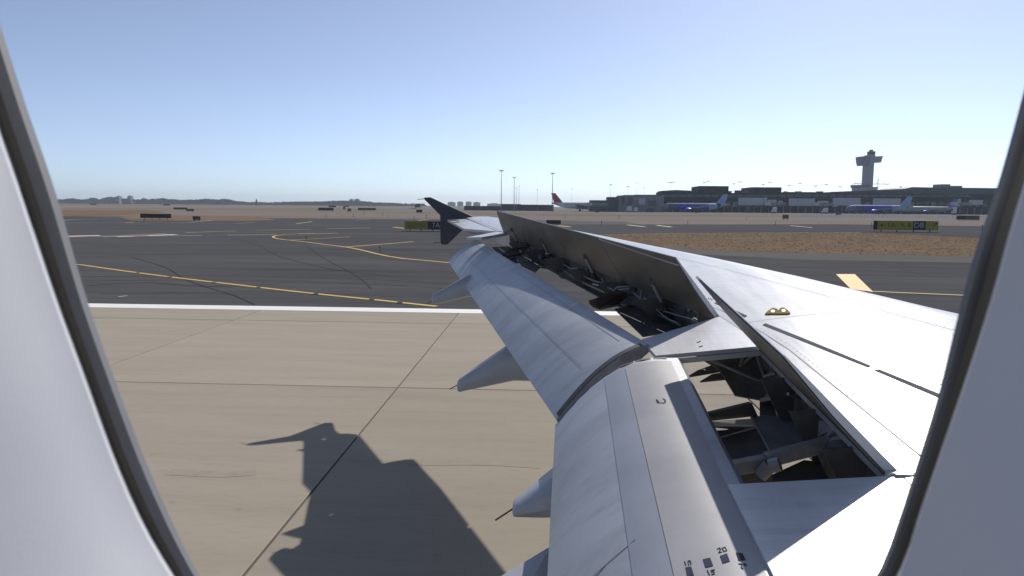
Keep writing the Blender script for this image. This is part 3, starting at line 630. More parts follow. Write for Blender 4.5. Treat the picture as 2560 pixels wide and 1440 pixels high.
# kink rib: a truss under the fixed panel's edge
bars('rib_truss', [[(1740, 885, .06), (1915, 960, .30)], [(1860, 884, .05), (1850, 915, .20)], [(1850, 915, .20), (1890, 882, .05)], [(1890, 882, .05), (1915, 955, .30)], [(1912, 880, .05), (1955, 980, .33)], [(1915, 955, .30), (2010, 960, .2)], [(1950, 905, .08), (1945, 985, .34)], [(1925, 930, .2), (1985, 940, .12)], [(1915, 990, .34), (2000, 955, .12)]], 'baylight', 0.012, 5)
plate('rib_web', [(1890, 884, .06), (1925, 884, .06), (1935, 930, .2), (1905, 925, .2)], 'bay', .006)
beam('support_link', (1905, 1000, .33), (1980, 985, .22), .05, .03, 'baylight')
beam('support_link', (1950, 1032, .34), (2030, 1025, .25), .09, .05, 'baylight')
bars('hinge_bolt', [[(1958, 1032, .30), (2000, 1034, .28)]], 'arm', .03, 8)
# second flap track: dark arm, sunlight on its lower face put in as pale colour
plate('track_arm', [(1740, 1042, .22), (1880, 1008, .20), (1895, 1040, .30), (1745, 1056, .32)], 'bay', .03)
plate('track_face', [(1775, 1053, .34), (1885, 1046, .33), (1890, 1065, .36), (1780, 1066, .37)], 'lip', .01)
plate('track_arm', [(1752, 1066, .36), (1888, 1066, .34), (1892, 1076, .36), (1760, 1100, .38)], 'bay', .02)
bars('panel_edge', [[(1764, 1104, .352), (1892, 1068, .332)]], 'lip', .005, 5)
bars('panel_edge', [[(1878, 1038, .292), (1936, 1148, .292)]], 'baylight', .006, 5)
# flap drive: beam, fork, drum and gearbox
beam('drive_beam', (1785, 1180, .27), (1925, 1152, .24), .065, .07, 'arm')
beam('drive_beam', (1915, 1150, .22), (2075, 1108, .17), .055, .075, 'arm')
beam('drive_beam', (1800, 1212, .34), (1925, 1180, .32), .05, .10, 'bay')
bars('fork', [[(1925, 1166, .22), (1950, 1160, .20)], [(1900, 1190, .28), (1925, 1164, .22)]], 'arm', .038, 9)
gb = MB(); c = W(2078, 1085, .17); gb.tube([c + V((-.05, 0, 0)), c + V((.09, .03, .0))], [.075, .06], 12); gb.build('gearbox', 'arm', wing, smooth=True)
beam('gearbox_arm', (2070, 1120, .20), (2120, 1060, .10), .06, .09, 'arm')
beam('gearbox_arm', (2075, 1072, .10), (2140, 1062, .09), .05, .05, 'baylight')
c = W(2130, 1140, .25); dr = MB(); dr.tube([c + V((-.02, -.13, -.01)), c + V((-.02, -.10, 0)), c + V((.02, .10, 0)), c + V((.02, .12, 0))], [.13, .165, .165, .13], 20); dr.build('torque_drum', 'bay', wing, smooth=True)
bars('drum_band', [[(2062, 1118, .2), (2085, 1098, .12), (2120, 1090, .08), (2160, 1100, .07)]], 'baylight', .012, 6)
bars('hydraulic_pipe', [[(1935, 905, .2), (1990, 985, .2), (2060, 1050, .18), (2140, 1120, .14)], [(1960, 920, .16), (2030, 1000, .15), (2110, 1075, .12)]], 'hose', .008, 5)
MB().beam(ws(0.90, 3.25, -.34), ws(1.50, 3.30, -.36), .30, .02).build('lower_panel', 'bay', wing)

# outer bay: floor panels, flap tracks, pipes and fittings
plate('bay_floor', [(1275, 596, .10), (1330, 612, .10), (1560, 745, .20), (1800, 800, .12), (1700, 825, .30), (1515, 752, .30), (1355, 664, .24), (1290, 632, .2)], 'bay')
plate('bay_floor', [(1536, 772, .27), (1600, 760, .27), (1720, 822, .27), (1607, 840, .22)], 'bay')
MB().prism([ws(-.45, 11.2, -.28), ws(-.95, 13.0, -.24), ws(-1.28, 13.0, -.24), ws(-.82, 11.2, -.28)], (0, 0, -.012)).build('bay_floor', 'bay', wing)  # added plate: closes a slit of sunlight in the wing's ground shadow
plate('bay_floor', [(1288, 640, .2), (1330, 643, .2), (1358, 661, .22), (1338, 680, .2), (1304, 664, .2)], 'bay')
plate('track_arm', [(1256, 633, .16), (1275, 622, .12), (1318, 612, .10), (1322, 628, .16), (1270, 640, .2)], 'rust', .04)
plate('track_arm', [(1475, 762, .17), (1492, 757, .15), (1545, 735, .12), (1570, 742, .14), (1545, 760, .2), (1495, 772, .2)], 'rust', .05)
plate('track_face', [(1478, 766, .24), (1540, 758, .22), (1545, 765, .25), (1500, 775, .26)], 'baylight', .02)
plate('track_box', [(1545, 722, .10), (1598, 728, .10), (1600, 765, .24), (1550, 760, .24)], 'bay', .06)
for k in range(26):
    t = (k + .5) / 26; x = lerp(1300, 1760, t); y = lerp(605, 792, t) + random.uniform(-12, 14); d = random.uniform(.10, .24)
    p = W(x, y, d); s_ = random.uniform(.03, .085)
    if k % 3 == 0: MB().tube([p + V((-s_, -s_ * .8, 0)), p + V((s_, s_ * .8, .02))], s_ * .55, 8).build('actuator_can', random.choice(['bay', 'baylight', 'bay', 'rust']), wing)
    else: MB().box(p, (s_ * 1.6, s_ * 1.9, s_ * 1.3), random.uniform(0, 3)).build('bay_fitting', random.choice(['bay', 'baylight', 'bay', 'rust', 'bay']), wing, bevel=.008)
for k in range(46):
    t = (k + .5) / 46; x = lerp(1320, 1745, t); y = lerp(612, 790, t) + random.uniform(-14, 18); d = random.uniform(.07, .20); p = W(x, y, d)
    a_ = V((random.uniform(-.12, .02), random.uniform(-.12, .12), random.uniform(-.05, .10)))
    MB().tube([p, p + a_], random.uniform(.008, .022), 6).build('bay_linkage', random.choice(['baylight', 'arm', 'bay', 'rust', 'hose']), wing)
for k in range(34):
    t = (k + .5) / 34; x = lerp(1925, 2190, t) + random.uniform(-18, 10); y = lerp(895, 1150, t) + random.uniform(-6, 22); d = random.uniform(.08, .26); p = W(x, y, d); s_ = random.uniform(.012, .04)
    if k % 2: MB().box(p, (s_ * 2.2, s_ * 1.6, s_ * 1.5), random.uniform(0, 3)).build('bay_fitting', random.choice(['bay', 'baylight', 'arm', 'bay']), wing, bevel=.005)
    else: MB().tube([p, p + V((random.uniform(-.13, .03), random.uniform(-.08, .08), random.uniform(-.05, .06)))], random.uniform(.006, .014), 6).build('bay_linkage', random.choice(['baylight', 'arm', 'hose', 'rust']), wing)
for y in (6.9, 7.9, 8.9, 9.9, 10.9, 11.9):
    x = interp(HG, y); z = zw(x, y); MB().prism([V((x + .04, y, z - .04)), V((x - .30, y - .10, z - .05)), V((x - .28, y - .10, z - .09)), V((x - .05, y - .02, z - .34)), V((x + .04, y, z - .36))], (0.006, 0.018, 0)).build('bay_rib', 'bay', wing)
for y in (3.35, 3.85, 4.4):
    x = 1.54; z = zw(x, y); MB().prism([V((x, y, z - .04)), V((x - .22, y, z - .06)), V((x - .20, y, z - .10)), V((x - .06, y, z - .36)), V((x, y, z - .38))], (0, 0.018, 0)).build('bay_rib', 'bay', wing)
def pipe(pts, m='hose', r=.008): MB().tube(spline([W(x, y, d) for x, y, d in pts], 24), r, 5).build('hydraulic_pipe', m, wing, smooth=True)
pipe([(1330, 610, .1), (1400, 655, .12), (1480, 700, .13), (1560, 720, .12), (1640, 770, .14), (1740, 800, .12)])
pipe([(1482, 710, .1), (1500, 714, .08), (1528, 722, .1), (1535, 728, .12), (1542, 718, .07), (1575, 716, .06), (1596, 708, .06)], 'hose', .009)
pipe([(1545, 724, .09), (1570, 722, .07), (1600, 716, .08), (1622, 732, .1), (1635, 745, .12)], 'hose', .009)
pipe([(1605, 726, .06), (1602, 750, .14), (1606, 765, .19), (1640, 785, .2), (1700, 812, .2)], 'greenpipe', .012)
pipe([(1610, 745, .1), (1660, 790, .16), (1690, 806, .16)], 'hose', .008)
pipe([(1712, 760, .05), (1725, 770, .05), (1746, 785, .07), (1742, 795, .1), (1730, 805, .13)], 'hose', .007)
pipe([(1360, 640, .2), (1430, 690, .2), (1500, 725, .2), (1540, 740, .2)], 'greenpipe', .012)
for (x, y) in ((1382, 618), (1375, 628), (1330, 622), (1440, 672), (1482, 662), (1496, 680), (1452, 655)):
    pipe([(x - 14, y + 8, .12), (x - 4, y - 3, .09), (x + 8, y + 2, .10), (x + 16, y - 4, .12)], random.choice(['hose', 'greenpipe']), .007)

# ================================================================== THE CABIN WINDOW
cw = thing('cabin_window', 'white plastic cabin window surround with dark rubber seal framing the view', 'window', at(1300, 1900, 0.12))
cA = [(0, 60), (62, 255), (137, 475), (217, 748), (292, 962), (382, 1195), (500, 1440), (640, 1625), (860, 1765), (1150, 1835), (1350, 1845), (1610, 1815), (1890, 1720), (2075, 1590), (2190, 1440), (2238, 1325), (2292, 1160), (2345, 990), (2396, 785), (2440, 622), (2492, 470), (2532, 330), (2560, 225), (2625, -20), (2650, -300), (2600, -600), (2380, -830), (1900, -940), (1280, -960), (640, -930), (180, -800), (-40, -580), (-85, -350), (-50, -110), (0, 60)]
cR = [(-92, 60), (-25, 280), (40, 470), (130, 740), (198, 925), (280, 1150), (350, 1310), (425, 1440), (560, 1640), (820, 1810), (1140, 1890), (1350, 1900), (1630, 1870), (1940, 1775), (2135, 1620), (2248, 1440), (2300, 1290), (2362, 1110), (2427, 920), (2484, 740), (2530, 572), (2570, 440), (2614, 300), (2690, 0), (2725, -300), (2680, -640), (2430, -900), (1920, -1020), (1280, -1040), (600, -1010), (110, -870), (-130, -620), (-180, -350), (-145, -100), (-92, 60)]
NP = 160
# match the two outlines point by point: resample each span between listed points evenly
def loop2(c): return spline([V((x, y, 0)) for x, y in c], NP + 1)[:-1]
LA, LR = loop2(cA), loop2(cR)
def ringat(f, Y): return [at(*[q for q in (lerp(a.x, b.x, f), lerp(a.y, b.y, f))], Y) for a, b in zip(LA, LR)]
r0, r1, r2, r3, r4, r5 = ringat(0, .226), ringat(.20, .221), ringat(.22, .214), ringat(.55, .205), ringat(.74, .192), ringat(1.0, .168)
ctr = V((sum(p.x for p in r5) / NP, .168, sum(p.z for p in r5) / NP))
def grow(ring, d, Y):
    out = []
    for i, p in enumerate(ring):
        t = ring[(i + 1) % NP] - ring[i - 1]; n = V((t.z, 0, -t.x)).normalized()
        if n.dot(V((p.x - ctr.x, 0, p.z - ctr.z))) < 0: n = -n
        out.append(V((p.x + n.x * d, Y, p.z + n.z * d)))
    return out
def ringpart(name, rings, m, smooth=True): return MB().loft([r + [r[0]] for r in rings], False, False).build(name, m, cw, smooth=smooth)
ringpart('pane_rim', [r0, r1], 'pane_rim'); ringpart('seal', [r1, r2, r3], 'gasket3'); ringpart('seal', [r3, r4], 'gasket2'); ringpart('seal', [r4, grow(r5, .002, .172)], 'gasket')
b1 = grow(r5, 0.0005, .1655); lin = [grow(r5, .001 + .06 * (k / 24) ** 1.7, .1645 - .13 * (k / 24)) for k in range(1, 25)]; b6 = grow(r5, .30, -.01)
ringpart('lining', [grow(r5, .002, .1715), r5, b1] + lin + [b6], 'lining')
MB().poly([V((p.x, .222, p.z)) for p in r0]).build('pane', 'pane', cw)
# the fuselage skin round the window, outside
sk = grow(r0, .016, .234); sk2 = grow(r0, .9, .20); ringpart('outer_skin', [r0, sk, sk2], 'skinout')

# ================================================================== AIRFIELD FURNITURE
def sign(label, x0, x1, ytop, ybot, ground, panels, text=None, group='airfield signs', legs=True):
    """Airfield sign spanning x0..x1 in the view: panels are (from, to, material) shares of its width."""
    a, c = G(x0, ground), G(x1, ground); yy = (a.y + c.y) / 2; zb = at(x0, ybot, yy).z; zt_ = at(x0, ytop, yy).z
    pxw = (at(x1, ground, yy).x - at(x0, ground, yy).x); cx = (at(x1, ground, yy).x + at(x0, ground, yy).x) / 2
    t = thing('airfield_sign', label, 'sign', (cx, yy, -0.006), group)
    zb = max(zb, 0.08); h = zt_ - zb; o_ = V((cx, yy, 0))
    MB().box((cx, yy, zb + h / 2), (pxw, .35, h)).build('sign_body', 'sign_k', t, bevel=.02)
    for f0, f1, m in panels:
        MB().box((cx - pxw / 2 + pxw * (f0 + f1) / 2, yy - .18, zb + h / 2), (pxw * (f1 - f0) - .05, .03, h - .08)).build('sign_face', m, t)
    for f in (.12, .37, .63, .88) if pxw > 6 else (.2, .8):
        if legs: MB().box((cx - pxw / 2 + pxw * f, yy, zb / 2), (.14, .14, zb)).build('leg', 'post', t)
    MB().box((cx, yy, .02), (pxw * 1.06, .9, .05)).build('base_slab', 'apron', t)
    for body, fx, size, m in text or ():
        cu = bpy.data.curves.new('t', 'FONT'); cu.body = body; cu.size = size * h; cu.align_x = 'CENTER'; cu.align_y = 'CENTER'; cu.extrude = .004
        to = bpy.data.objects.new('t', cu); dg = bpy.context.evaluated_depsgraph_get(); col.objects.link(to); dg.update()
        me = bpy.data.meshes.new_from_object(to.evaluated_get(bpy.context.evaluated_depsgraph_get())); bpy.data.objects.remove(to)
        for v_ in me.vertices: v_.co = V((v_.co.x, -v_.co.z, v_.co.y)) + V((cx - pxw / 2 + pxw * fx, yy - .205, zb + h / 2)) - V((cx, yy, -0.006))
        me.materials.clear(); me.materials.append(M[m]); lo = bpy.data.objects.new('lettering', me); col.objects.link(lo); lo.parent = t
    return t, cx, yy, pxw, zb, h
def arrow(t, cx, cz, yy, s, ang, m='sign_k'):
    b = MB(); ca, sa = math.cos(ang), math.sin(ang)
    def q(u, v): return V((cx + (u * ca - v * sa) * s, yy - .207, cz + (u * sa + v * ca) * s))
    b.prism([q(-.5, -.06), q(.3, -.06), q(.3, .06), q(-.5, .06)], (0, .01, 0)); b.prism([q(.5, 0), q(.15, .26), q(.1, .18), q(.3, 0), q(.1, -.18), q(.15, -.26)], (0, .01, 0)); b.build('arrow', m, t)
t, cx, yy, pw, zb, h = sign('wide yellow taxiway sign with arrows, on the right beyond the dead grass', 2183, 2343, 551, 574, 580, [(0, .045, 'sign_k'), (.05, .61, 'sign_y'), (.61, .80, 'sign_k'), (.80, .995, 'sign_y')],
    [('1', .225, .72, 'sign_k'), ('A', .30, .72, 'sign_k'), ('B', .55, .6, 'sign_k'), ('DB', .70, .82, 'sign_w')])
arrow(t, cx - pw / 2 + pw * .14, zb + h / 2, yy, h * .62, math.pi); arrow(t, cx - pw / 2 + pw * .45, zb + h / 2, yy, h * .55, math.pi * .75); arrow(t, cx - pw / 2 + pw * .95, zb + h * .6, yy, h * .6, math.pi * .25)
t, cx, yy, pw, zb, h = sign('yellow and black taxiway sign partly hidden behind the wing tip fence', 1012, 1124, 552.5, 573, 578, [(0, .52, 'sign_y'), (.53, .99, 'sign_k')], [('7A', .70, .85, 'sign_w')])
for k in range(5): MB().box((cx - pw * .24, yy - .205, zb + h * (.2 + k * .15)), (pw * .44, .012, h * .04)).build('sign_line', 'sign_k', t)
for lab, a in (('long black sign back standing alone on the red dry soil at left', (352, 428, 534, 544.5, 549, [(0, 1, 'sign_k')])),
               ('small square dark sign right of the long black sign', (483, 501, 540.5, 549.5, 552, [(0.25, 1, 'sign_o')])),
               ('low brown sign far off above the black sign', (434, 468, 518.5, 523, 524.5, [(0, 1, 'sign_o')])),
               ('short olive sign just right of the low brown one', (466, 485, 522, 527.5, 529, [(0, 1, 'sign_o')])),
               ('tiny far sign at the left edge of the red soil strip', (226, 241, 508.8, 512, 513.5, [(0, 1, 'sign_o')])),
               ('tiny olive sign on the far grass right of the apartment towers', (408, 425, 510, 513.5, 515, [(0, 1, 'sign_o')])),
               ('long black sign in the middle distance left of the wing tip', (796, 834, 519, 526, 527.5, [(0, 1, 'sign_k')])),
               ('small black sign just behind the long black middle-distance sign', (822, 840, 514.3, 518, 519.5, [(0, 1, 'sign_k')])),
               ('narrow upright olive sign in the middle-distance cluster', (858, 863, 515.5, 523, 524.5, [(0, 1, 'sign_o')])),
               ('square olive sign in front of the middle-distance cluster', (869, 878, 521, 528, 529.5, [(0, 1, 'sign_o')])),
               ('long olive and black sign closest to the wing tip fence top', (895, 940, 519.5, 525, 526.5, [(0, .17, 'sign_k'), (.17, 1, 'sign_o')])),
               ('tiny black sign behind the long olive and black sign', (862, 873, 514.5, 517, 518.5, [(0, 1, 'sign_k')])),
               ('small black sign directly left of the wing tip fence top', (1041, 1056, 524, 531, 532.5, [(0, 1, 'sign_k')])),
               ('small square olive sign standing in front of the white gate panels', (1956, 1971, 536.5, 546.5, 549, [(0, .8, 'sign_o')])),
               ('tiny olive sign before the row of barrier blocks', (2089, 2102, 531, 538, 540, [(0, 1, 'sign_o')])),
               ('dark box sign peeking over the top of the outer spoilers', (1366, 1402, 550, 560, 563, [(0, 1, 'sign_k')])),
               ('half black half olive sign at the right window edge', (2391, 2448, 538.5, 549, 551, [(0, .34, 'sign_k'), (.36, 1, 'sign_o')]))):
    sign(lab, *a)

def edge_light(label, x, ytop, ground, basem='orange'):
    p = G(x, ground); zt_ = at(x, ytop, p.y).z; t = thing('taxiway_light', label, 'light', (p.x, p.y, -0.006), 'taxiway edge lights')
    k = max(.6, zt_); MB().tube([(p.x, p.y, 0), (p.x, p.y, k * .7)], k * .055, 6).build('stem', 'post', t)
    MB().tube([(p.x, p.y, k * .68), (p.x, p.y, k * .78), (p.x, p.y, k * .95), (p.x, p.y, k)], [k * .06, k * .11, k * .10, k * .03], 8).build('lamp_head', 'post', t)
    MB().tube([(p.x, p.y, 0), (p.x, p.y, k * .05)], k * .5, 10).build('base_plate', basem, t)
for lab, x, a, c in (('taxiway light post inside the yellow line curve', 766, 589, 601.5), ('taxiway light post between the yellow lines near the flap', 950, 619, 631), ('taxiway light above the outer spoilers', 1504, 551.5, 562),
                     ('taxiway light left of the two yellow dashes by the spoilers', 1719, 552.5, 561.5), ('taxiway light above the dead grass, beside a yellow dash', 1938, 553.5, 563), ('taxiway light touching the left end of the wide yellow sign', 2179, 556.5, 566),
                     ('taxiway light at the right window seal', 2455, 562, 574), ('small light left of the pale middle-distance lines', 815, 536, 543), ('light post below the middle-distance olive signs', 883, 535, 542.5), ('light post right of the middle-distance sign cluster', 910, 531, 537),
                     ('pale light in a row, third from the wing tip fence', 957, 532, 538), ('pair light nearest the yellow and black sign', 970, 538, 545), ('light post above the yellow and black sign', 1036, 539, 546.5), ('light post beside the fence top above the yellow sign', 1066, 536, 547),
                     ('tiny light alone on the left taxiway', 660, 553.5, 560), ('small light under the long black sign on red soil', 360, 549, 556.5), ('tiny light far left by the curved white line', 250, 548, 553), ('red marker light above the spoiler tip', 1548, 538, 546), ('far marker light above the dead grass', 1866, 543.5, 548.5), ('second red marker light further left over the spoilers', 1412, 540, 545.5)):
    edge_light(lab, x, a, c, 'apron')

# row of white and red barrier blocks in front of the terminal
base = None
xs_ = [2005 + i * 7.1 for i in range(70)]
for i, x in enumerate(xs_):
    p = G(x, 541.6 + (x - 2005) * .0085); hgt = 1.15
    if base is None:
        b = MB(); b.loft([[V((-.55, -.4, 0)), V((.55, -.4, 0)), V((.55, .4, 0)), V((-.55, .4, 0))], [V((-.5, -.25, .35)), V((.5, -.25, .35)), V((.5, .25, .35)), V((-.5, .25, .35))], [V((-.5, -.16, 1.2)), V((.5, -.16, 1.2)), V((.5, .16, 1.2)), V((-.5, .16, 1.2))]])
        o = b.build('barrier_block', 'white'); base = o
    else: o = base.copy(); col.objects.link(o)
    o.location = (p.x, p.y, -0.01); o.rotation_euler = (0, 0, R(2))
    tag(o, 'white barrier block in the long row before the terminal', 'barrier', 'barrier blocks before the terminal')

# ------------------------------------------------------------------ parked airliners
def livery(name, stops, base_c):
    m = bpy.data.materials.new(name); m.use_nodes = True; n = m.node_tree.nodes; L = m.node_tree.links; p = n['Principled BSDF']; p.inputs['Roughness'].default_value = .6; p.inputs['Specular IOR Level'].default_value = .15
    tc = n.new('ShaderNodeTexCoord'); sx = n.new('ShaderNodeSeparateXYZ'); mr = n.new('ShaderNodeMapRange'); mr.inputs['From Min'].default_value = -29; mr.inputs['From Max'].default_value = 29
    L.new(tc.outputs['Object'], sx.inputs[0])
    nz = n.new('ShaderNodeTexNoise'); nz.inputs['Scale'].default_value = .45; L.new(tc.outputs['Object'], nz.inputs['Vector'])
    ad = n.new('ShaderNodeMath'); ad.operation = 'MULTIPLY_ADD'; L.new(nz.outputs['Fac'], ad.inputs[0]); ad.inputs[1].default_value = 5.0; L.new(sx.outputs[0], ad.inputs[2]); L.new(ad.outputs[0], mr.inputs['Value'])
    rp = n.new('ShaderNodeValToRGB'); rp.color_ramp.interpolation = 'CONSTANT'; e = rp.color_ramp.elements
    e[0].position = 0; e[0].color = (*stops[0][1], 1); e[1].position = stops[1][0]; e[1].color = (*stops[1][1], 1)
    for pos, c in stops[2:]: q = e.new(pos); q.color = (*c, 1)
    L.new(mr.outputs[0], rp.inputs[0]); L.new(rp.outputs[0], p.inputs['Base Color']); return m
B_, S_, D_, Wt = (0.03, 0.055, 0.42), (0.22, 0.38, 0.52), (0.02, 0.03, 0.08), (0.30, 0.33, 0.38)
M['liv1'] = livery('blue_patch_livery', [(0, S_), (.17, D_), (.2, S_), (.33, B_), (.80, (.06, .08, .16)), (.92, (.14, .16, .2))], B_)
M['liv2'] = livery('blue_band_livery', [(0, (.16, .22, .24)), (.12, D_), (.15, S_), (.36, B_), (.74, (.05, .09, .22)), (.88, (.12, .15, .22))], B_)
def jet(label, nose_px, tail_px, ground_px, Y, m_body, m_tail, m_nose='jetwhite', tail_top=None, group='airliners parked at the gates'):
    a, c = at(nose_px, ground_px, Y), at(tail_px, ground_px, Y); ln = abs(c.x - a.x); sgn = 1 if a.x > c.x else -1
    k = ln / 40.0; t = thing('parked_airliner', label, 'airplane', ((a.x + c.x) / 2, Y, -0.02), group); t.rotation_euler = (0, 0, 0 if sgn > 0 else math.pi)
    o0 = parent_loc(t)
    def put(b, n, m, par=t, smooth=False):
        ox = par; off = parent_loc(ox)
        b.v = [p * 1.0 + off for p in b.v]; return b.build(n, m, par, smooth=smooth)
    rad = 2.05 * k; zc = 3.6 * k; rings = []
    for x, r_, dz in ((20, .08, -.45), (19.5, .45, -.38), (18.3, .78, -.22), (16.5, .95, -.06), (14, 1, 0), (-8, 1, 0), (-12, .86, .14), (-16, .52, .42), (-19, .22, .66), (-20, .08, .72)):
        rings.append([V((x * k, math.cos(q) * rad * r_, zc + dz * rad + math.sin(q) * rad * r_)) for q in (2 * math.pi * i / 14 for i in range(14))])
    fu = put(MB().loft(rings), 'fuselage', m_body, t, True)
    wn = MB()
    for i in range(30): wn.box((lerp(14, -11, i / 29) * k, 0, zc + .35 * rad), (.35 * k, rad * 1.93, .4 * k))
    put(wn, 'cabin_windows', 'glass'); put(MB().box((18.1 * k, 0, zc + .18 * rad), (1.1 * k, rad * 1.15, .5 * k)), 'cockpit_window', 'glass')
    hT = ((tail_top - 4.4) if False else 7.2 * k)
    fin = MB().prism([V((-12.5 * k, -.18 * k, zc + .75 * rad)), V((-17.6 * k, -.18 * k, zc + .75 * rad + hT * .85)), V((-20.2 * k, -.18 * k, zc + .75 * rad + hT * .85)), V((-18.2 * k, -.18 * k, zc + .6 * rad))], (0, .36 * k, 0)); put(fin, 'tail_fin', m_tail)
    for s in (-1, 1):
        put(MB().loft([[V((4.5 * k, s * rad * .8, 2.9 * k)), V((-3.2 * k, s * rad * .8, 2.8 * k)), V((-3.2 * k, s * rad * .8, 2.5 * k)), V((4.5 * k, s * rad * .8, 2.2 * k))], [V((-4.2 * k, s * 16.5 * k, 4.3 * k)), V((-5.9 * k, s * 16.5 * k, 4.3 * k)), V((-5.9 * k, s * 16.5 * k, 4.2 * k)), V((-4.2 * k, s * 16.5 * k, 4.15 * k))]]), 'wing', 'jetgrey')
        put(MB().loft([[V((-15.5 * k, s * .3 * rad, zc + .5 * rad)), V((-18.6 * k, s * .3 * rad, zc + .5 * rad)), V((-18.6 * k, s * .3 * rad, zc + .4 * rad)), V((-15.5 * k, s * .3 * rad, zc + .35 * rad))], [V((-18.3 * k, s * 6.2 * k, zc + .85 * rad)), V((-19.6 * k, s * 6.2 * k, zc + .85 * rad)), V((-19.6 * k, s * 6.2 * k, zc + .8 * rad)), V((-18.3 * k, s * 6.2 * k, zc + .8 * rad))]]), 'tailplane', 'jetgrey')
        e = V((4.2 * k, s * 5.7 * k, 1.75 * k)); put(MB().tube([e + V((2.2 * k, 0, 0)), e + V((1.5 * k, 0, 0)), e, e + V((-1.8 * k, 0, 0))], [.85 * k, 1.1 * k, 1.12 * k, .65 * k], 12), 'engine', m_body if m_body == 'jetwhite' else 'jetblue', t, True)
        put(MB().tube([V((-2 * k, s * 3.6 * k, .62 * k)), V((-1.8 * k, s * 3.4 * k, 2.6 * k))], .18 * k, 6), 'landing_gear', 'jetgrey'); put(MB().tube([V((-2 * k, s * 3.2 * k, .62 * k)), V((-2 * k, s * 4.1 * k, .62 * k))], .62 * k, 12), 'wheel', 'tyre')
    put(MB().tube([V((14 * k, -.3 * k, .42 * k)), V((14 * k, .3 * k, .42 * k))], .42 * k, 10), 'wheel', 'tyre'); put(MB().tube([V((14 * k, 0, .4 * k)), V((14 * k, 0, 2.2 * k))], .13 * k, 6), 'landing_gear', 'jetgrey')
    return t
jet('white airliner with a red tail parked left of the grey gates', 1538, 1378, 526, 640, 'jetwhite', 'jetred')
jet('blue airliner with pale blue rear patch, left of the white panels', 1652, 1818, 527, 600, 'liv1', 'jetsky')
jet('blue airliner with green tail end before the control tower', 2112, 2278, 530, 598, 'liv2', 'jetsky')
jet('pale grey airliner with a blue tail, rightmost at the terminal', 2250, 2392, 530, 645, 'jetgrey', 'jetblue')
jet('airliner whose teal tail fin rises behind the grey gates', 1440, 1546, 524, 690, 'jetgrey', 'jetteal')

# ================================================================== TERMINAL, TOWER, MASTS
def blk(px0, px1, ytop, Y, depth, name, m, par, zbot=0.0):
    a, c = at(px0, ytop, Y), at(px1, ytop, Y); z1 = (a.z + c.z) / 2
    return MB().box(((a.x + c.x) / 2, Y + depth / 2, (z1 + zbot) / 2), (abs(c.x - a.x), depth, z1 - zbot)).build(name, m, par)
TY = 660
term = thing('airport_terminal', 'long dark airport terminal with flat roof and raised blocks at right', 'terminal', (at(1900, 527, TY).x, TY, -0.02))
for x0, x1, y1, nm, m, dy in ((1586, 1662, 487, 'wing_block', 'term', 6), (1655, 1752, 479.5, 'wing_block', 'term', 2), (1749, 1822, 465, 'roof_block', 'term', 4), (1818, 1884, 482.5, 'wing_block', 'term', 2), (1881, 1954, 468, 'roof_block', 'term', 4), (1950, 2100, 483.5, 'wing_block', 'term', 2), (1964, 2040, 480, 'roof_block', 'term', 20), (2094, 2270, 484, 'wing_block', 'term', 3), (2265, 2520, 487, 'wing_block', 'term', 3)):
    blk(x0, x1, y1, TY + dy, 40, nm, m, term)
b = MB(); P = [at(2094, 479, TY + 8), at(2240, 473, TY + 8), at(2262, 472, TY + 8), at(2282, 467.5, TY + 8), at(2330, 468.5, TY + 8), at(2560, 471, TY + 8), at(2560, 486, TY + 8), at(2094, 484, TY + 8)]
b.prism(P, (0, 60, 0)).build('canopy_roof', 'term2', term)
blk(2353, 2376, 460.5, TY + 50, 15, 'rooftop_unit', 'term3', term, 18); blk(2376, 2406, 464.5, TY + 50, 15, 'rooftop_unit', 'term3', term, 18)
b = MB(); P = [at(1655, 477, TY + 10), at(1690, 474.8, TY + 10), at(1725, 476.5, TY + 10), at(1752, 479, TY + 10), at(1752, 483, TY + 10), at(1655, 482, TY + 10)]; b.prism(P, (0, 30, 0)).build('roof_crown', 'term2', term)
for x0, x1, y0, y1 in ((1846, 1907, 494, 513.5), (1909, 1916, 494, 510), (1972, 2032, 496, 515), (2030, 2036, 496, 512), (2082, 2092, 502, 517), (2082, 2150, 494.5, 514), (2182, 2250, 496, 512), (1945, 1956, 502, 513), (1918, 1940, 499, 514), (2385, 2400, 497, 516), (2422, 2455, 500, 512), (2044, 2070, 502, 515)):
    a, c = at(x0, y0, TY - .5), at(x1, y1, TY - .5); MB().box(((a.x + c.x) / 2, TY - .6 - random.random() * .3, (a.z + c.z) / 2), (c.x - a.x, 1.2, a.z - c.z)).build('pale_panel', 'billboard', term)
for i in range(40):
    x = 1600 + i * 21; a = at(x, 489.5, TY); MB().box((a.x, TY + 1.9, a.z), (6.2, .3, 2.2)).build('window', 'glass', term)
for i in range(22):
    x = random.uniform(1668, 2480); a = at(x, 500, TY); h_ = random.uniform(1.2, 3.0); yt = 482 if x < 1950 else 484; zt_ = at(x, yt, TY + 12).z
    MB().box((a.x * (TY + 12) / TY, TY + 14, zt_ + h_ * .3), (random.uniform(2, 6), 4, h_)).build('roof_plant', random.choice(['term2', 'term3', 'term']), term)
for i in range(46):
    x = 1664 + i * 18.4; a = at(x, 520, TY - 1); MB().box((a.x, TY - .8, 3.0), (.7, .7, 6.0)).build('column', 'term3', term)
for i in range(46):
    x = 1668 + i * 18.4; a, c = at(x, 505, TY), at(x + 12, 517, TY); MB().box(((a.x + c.x) / 2, TY + 1.7, (a.z + c.z) / 2), (c.x - a.x, .3, a.z - c.z)).build('window', 'glass' if i % 3 else 'term3', term)
gate = thing('gate_building', 'grey gate building left of the dark terminal behind service trucks', 'building', (at(1600, 524, 610).x, 610, -0.02))
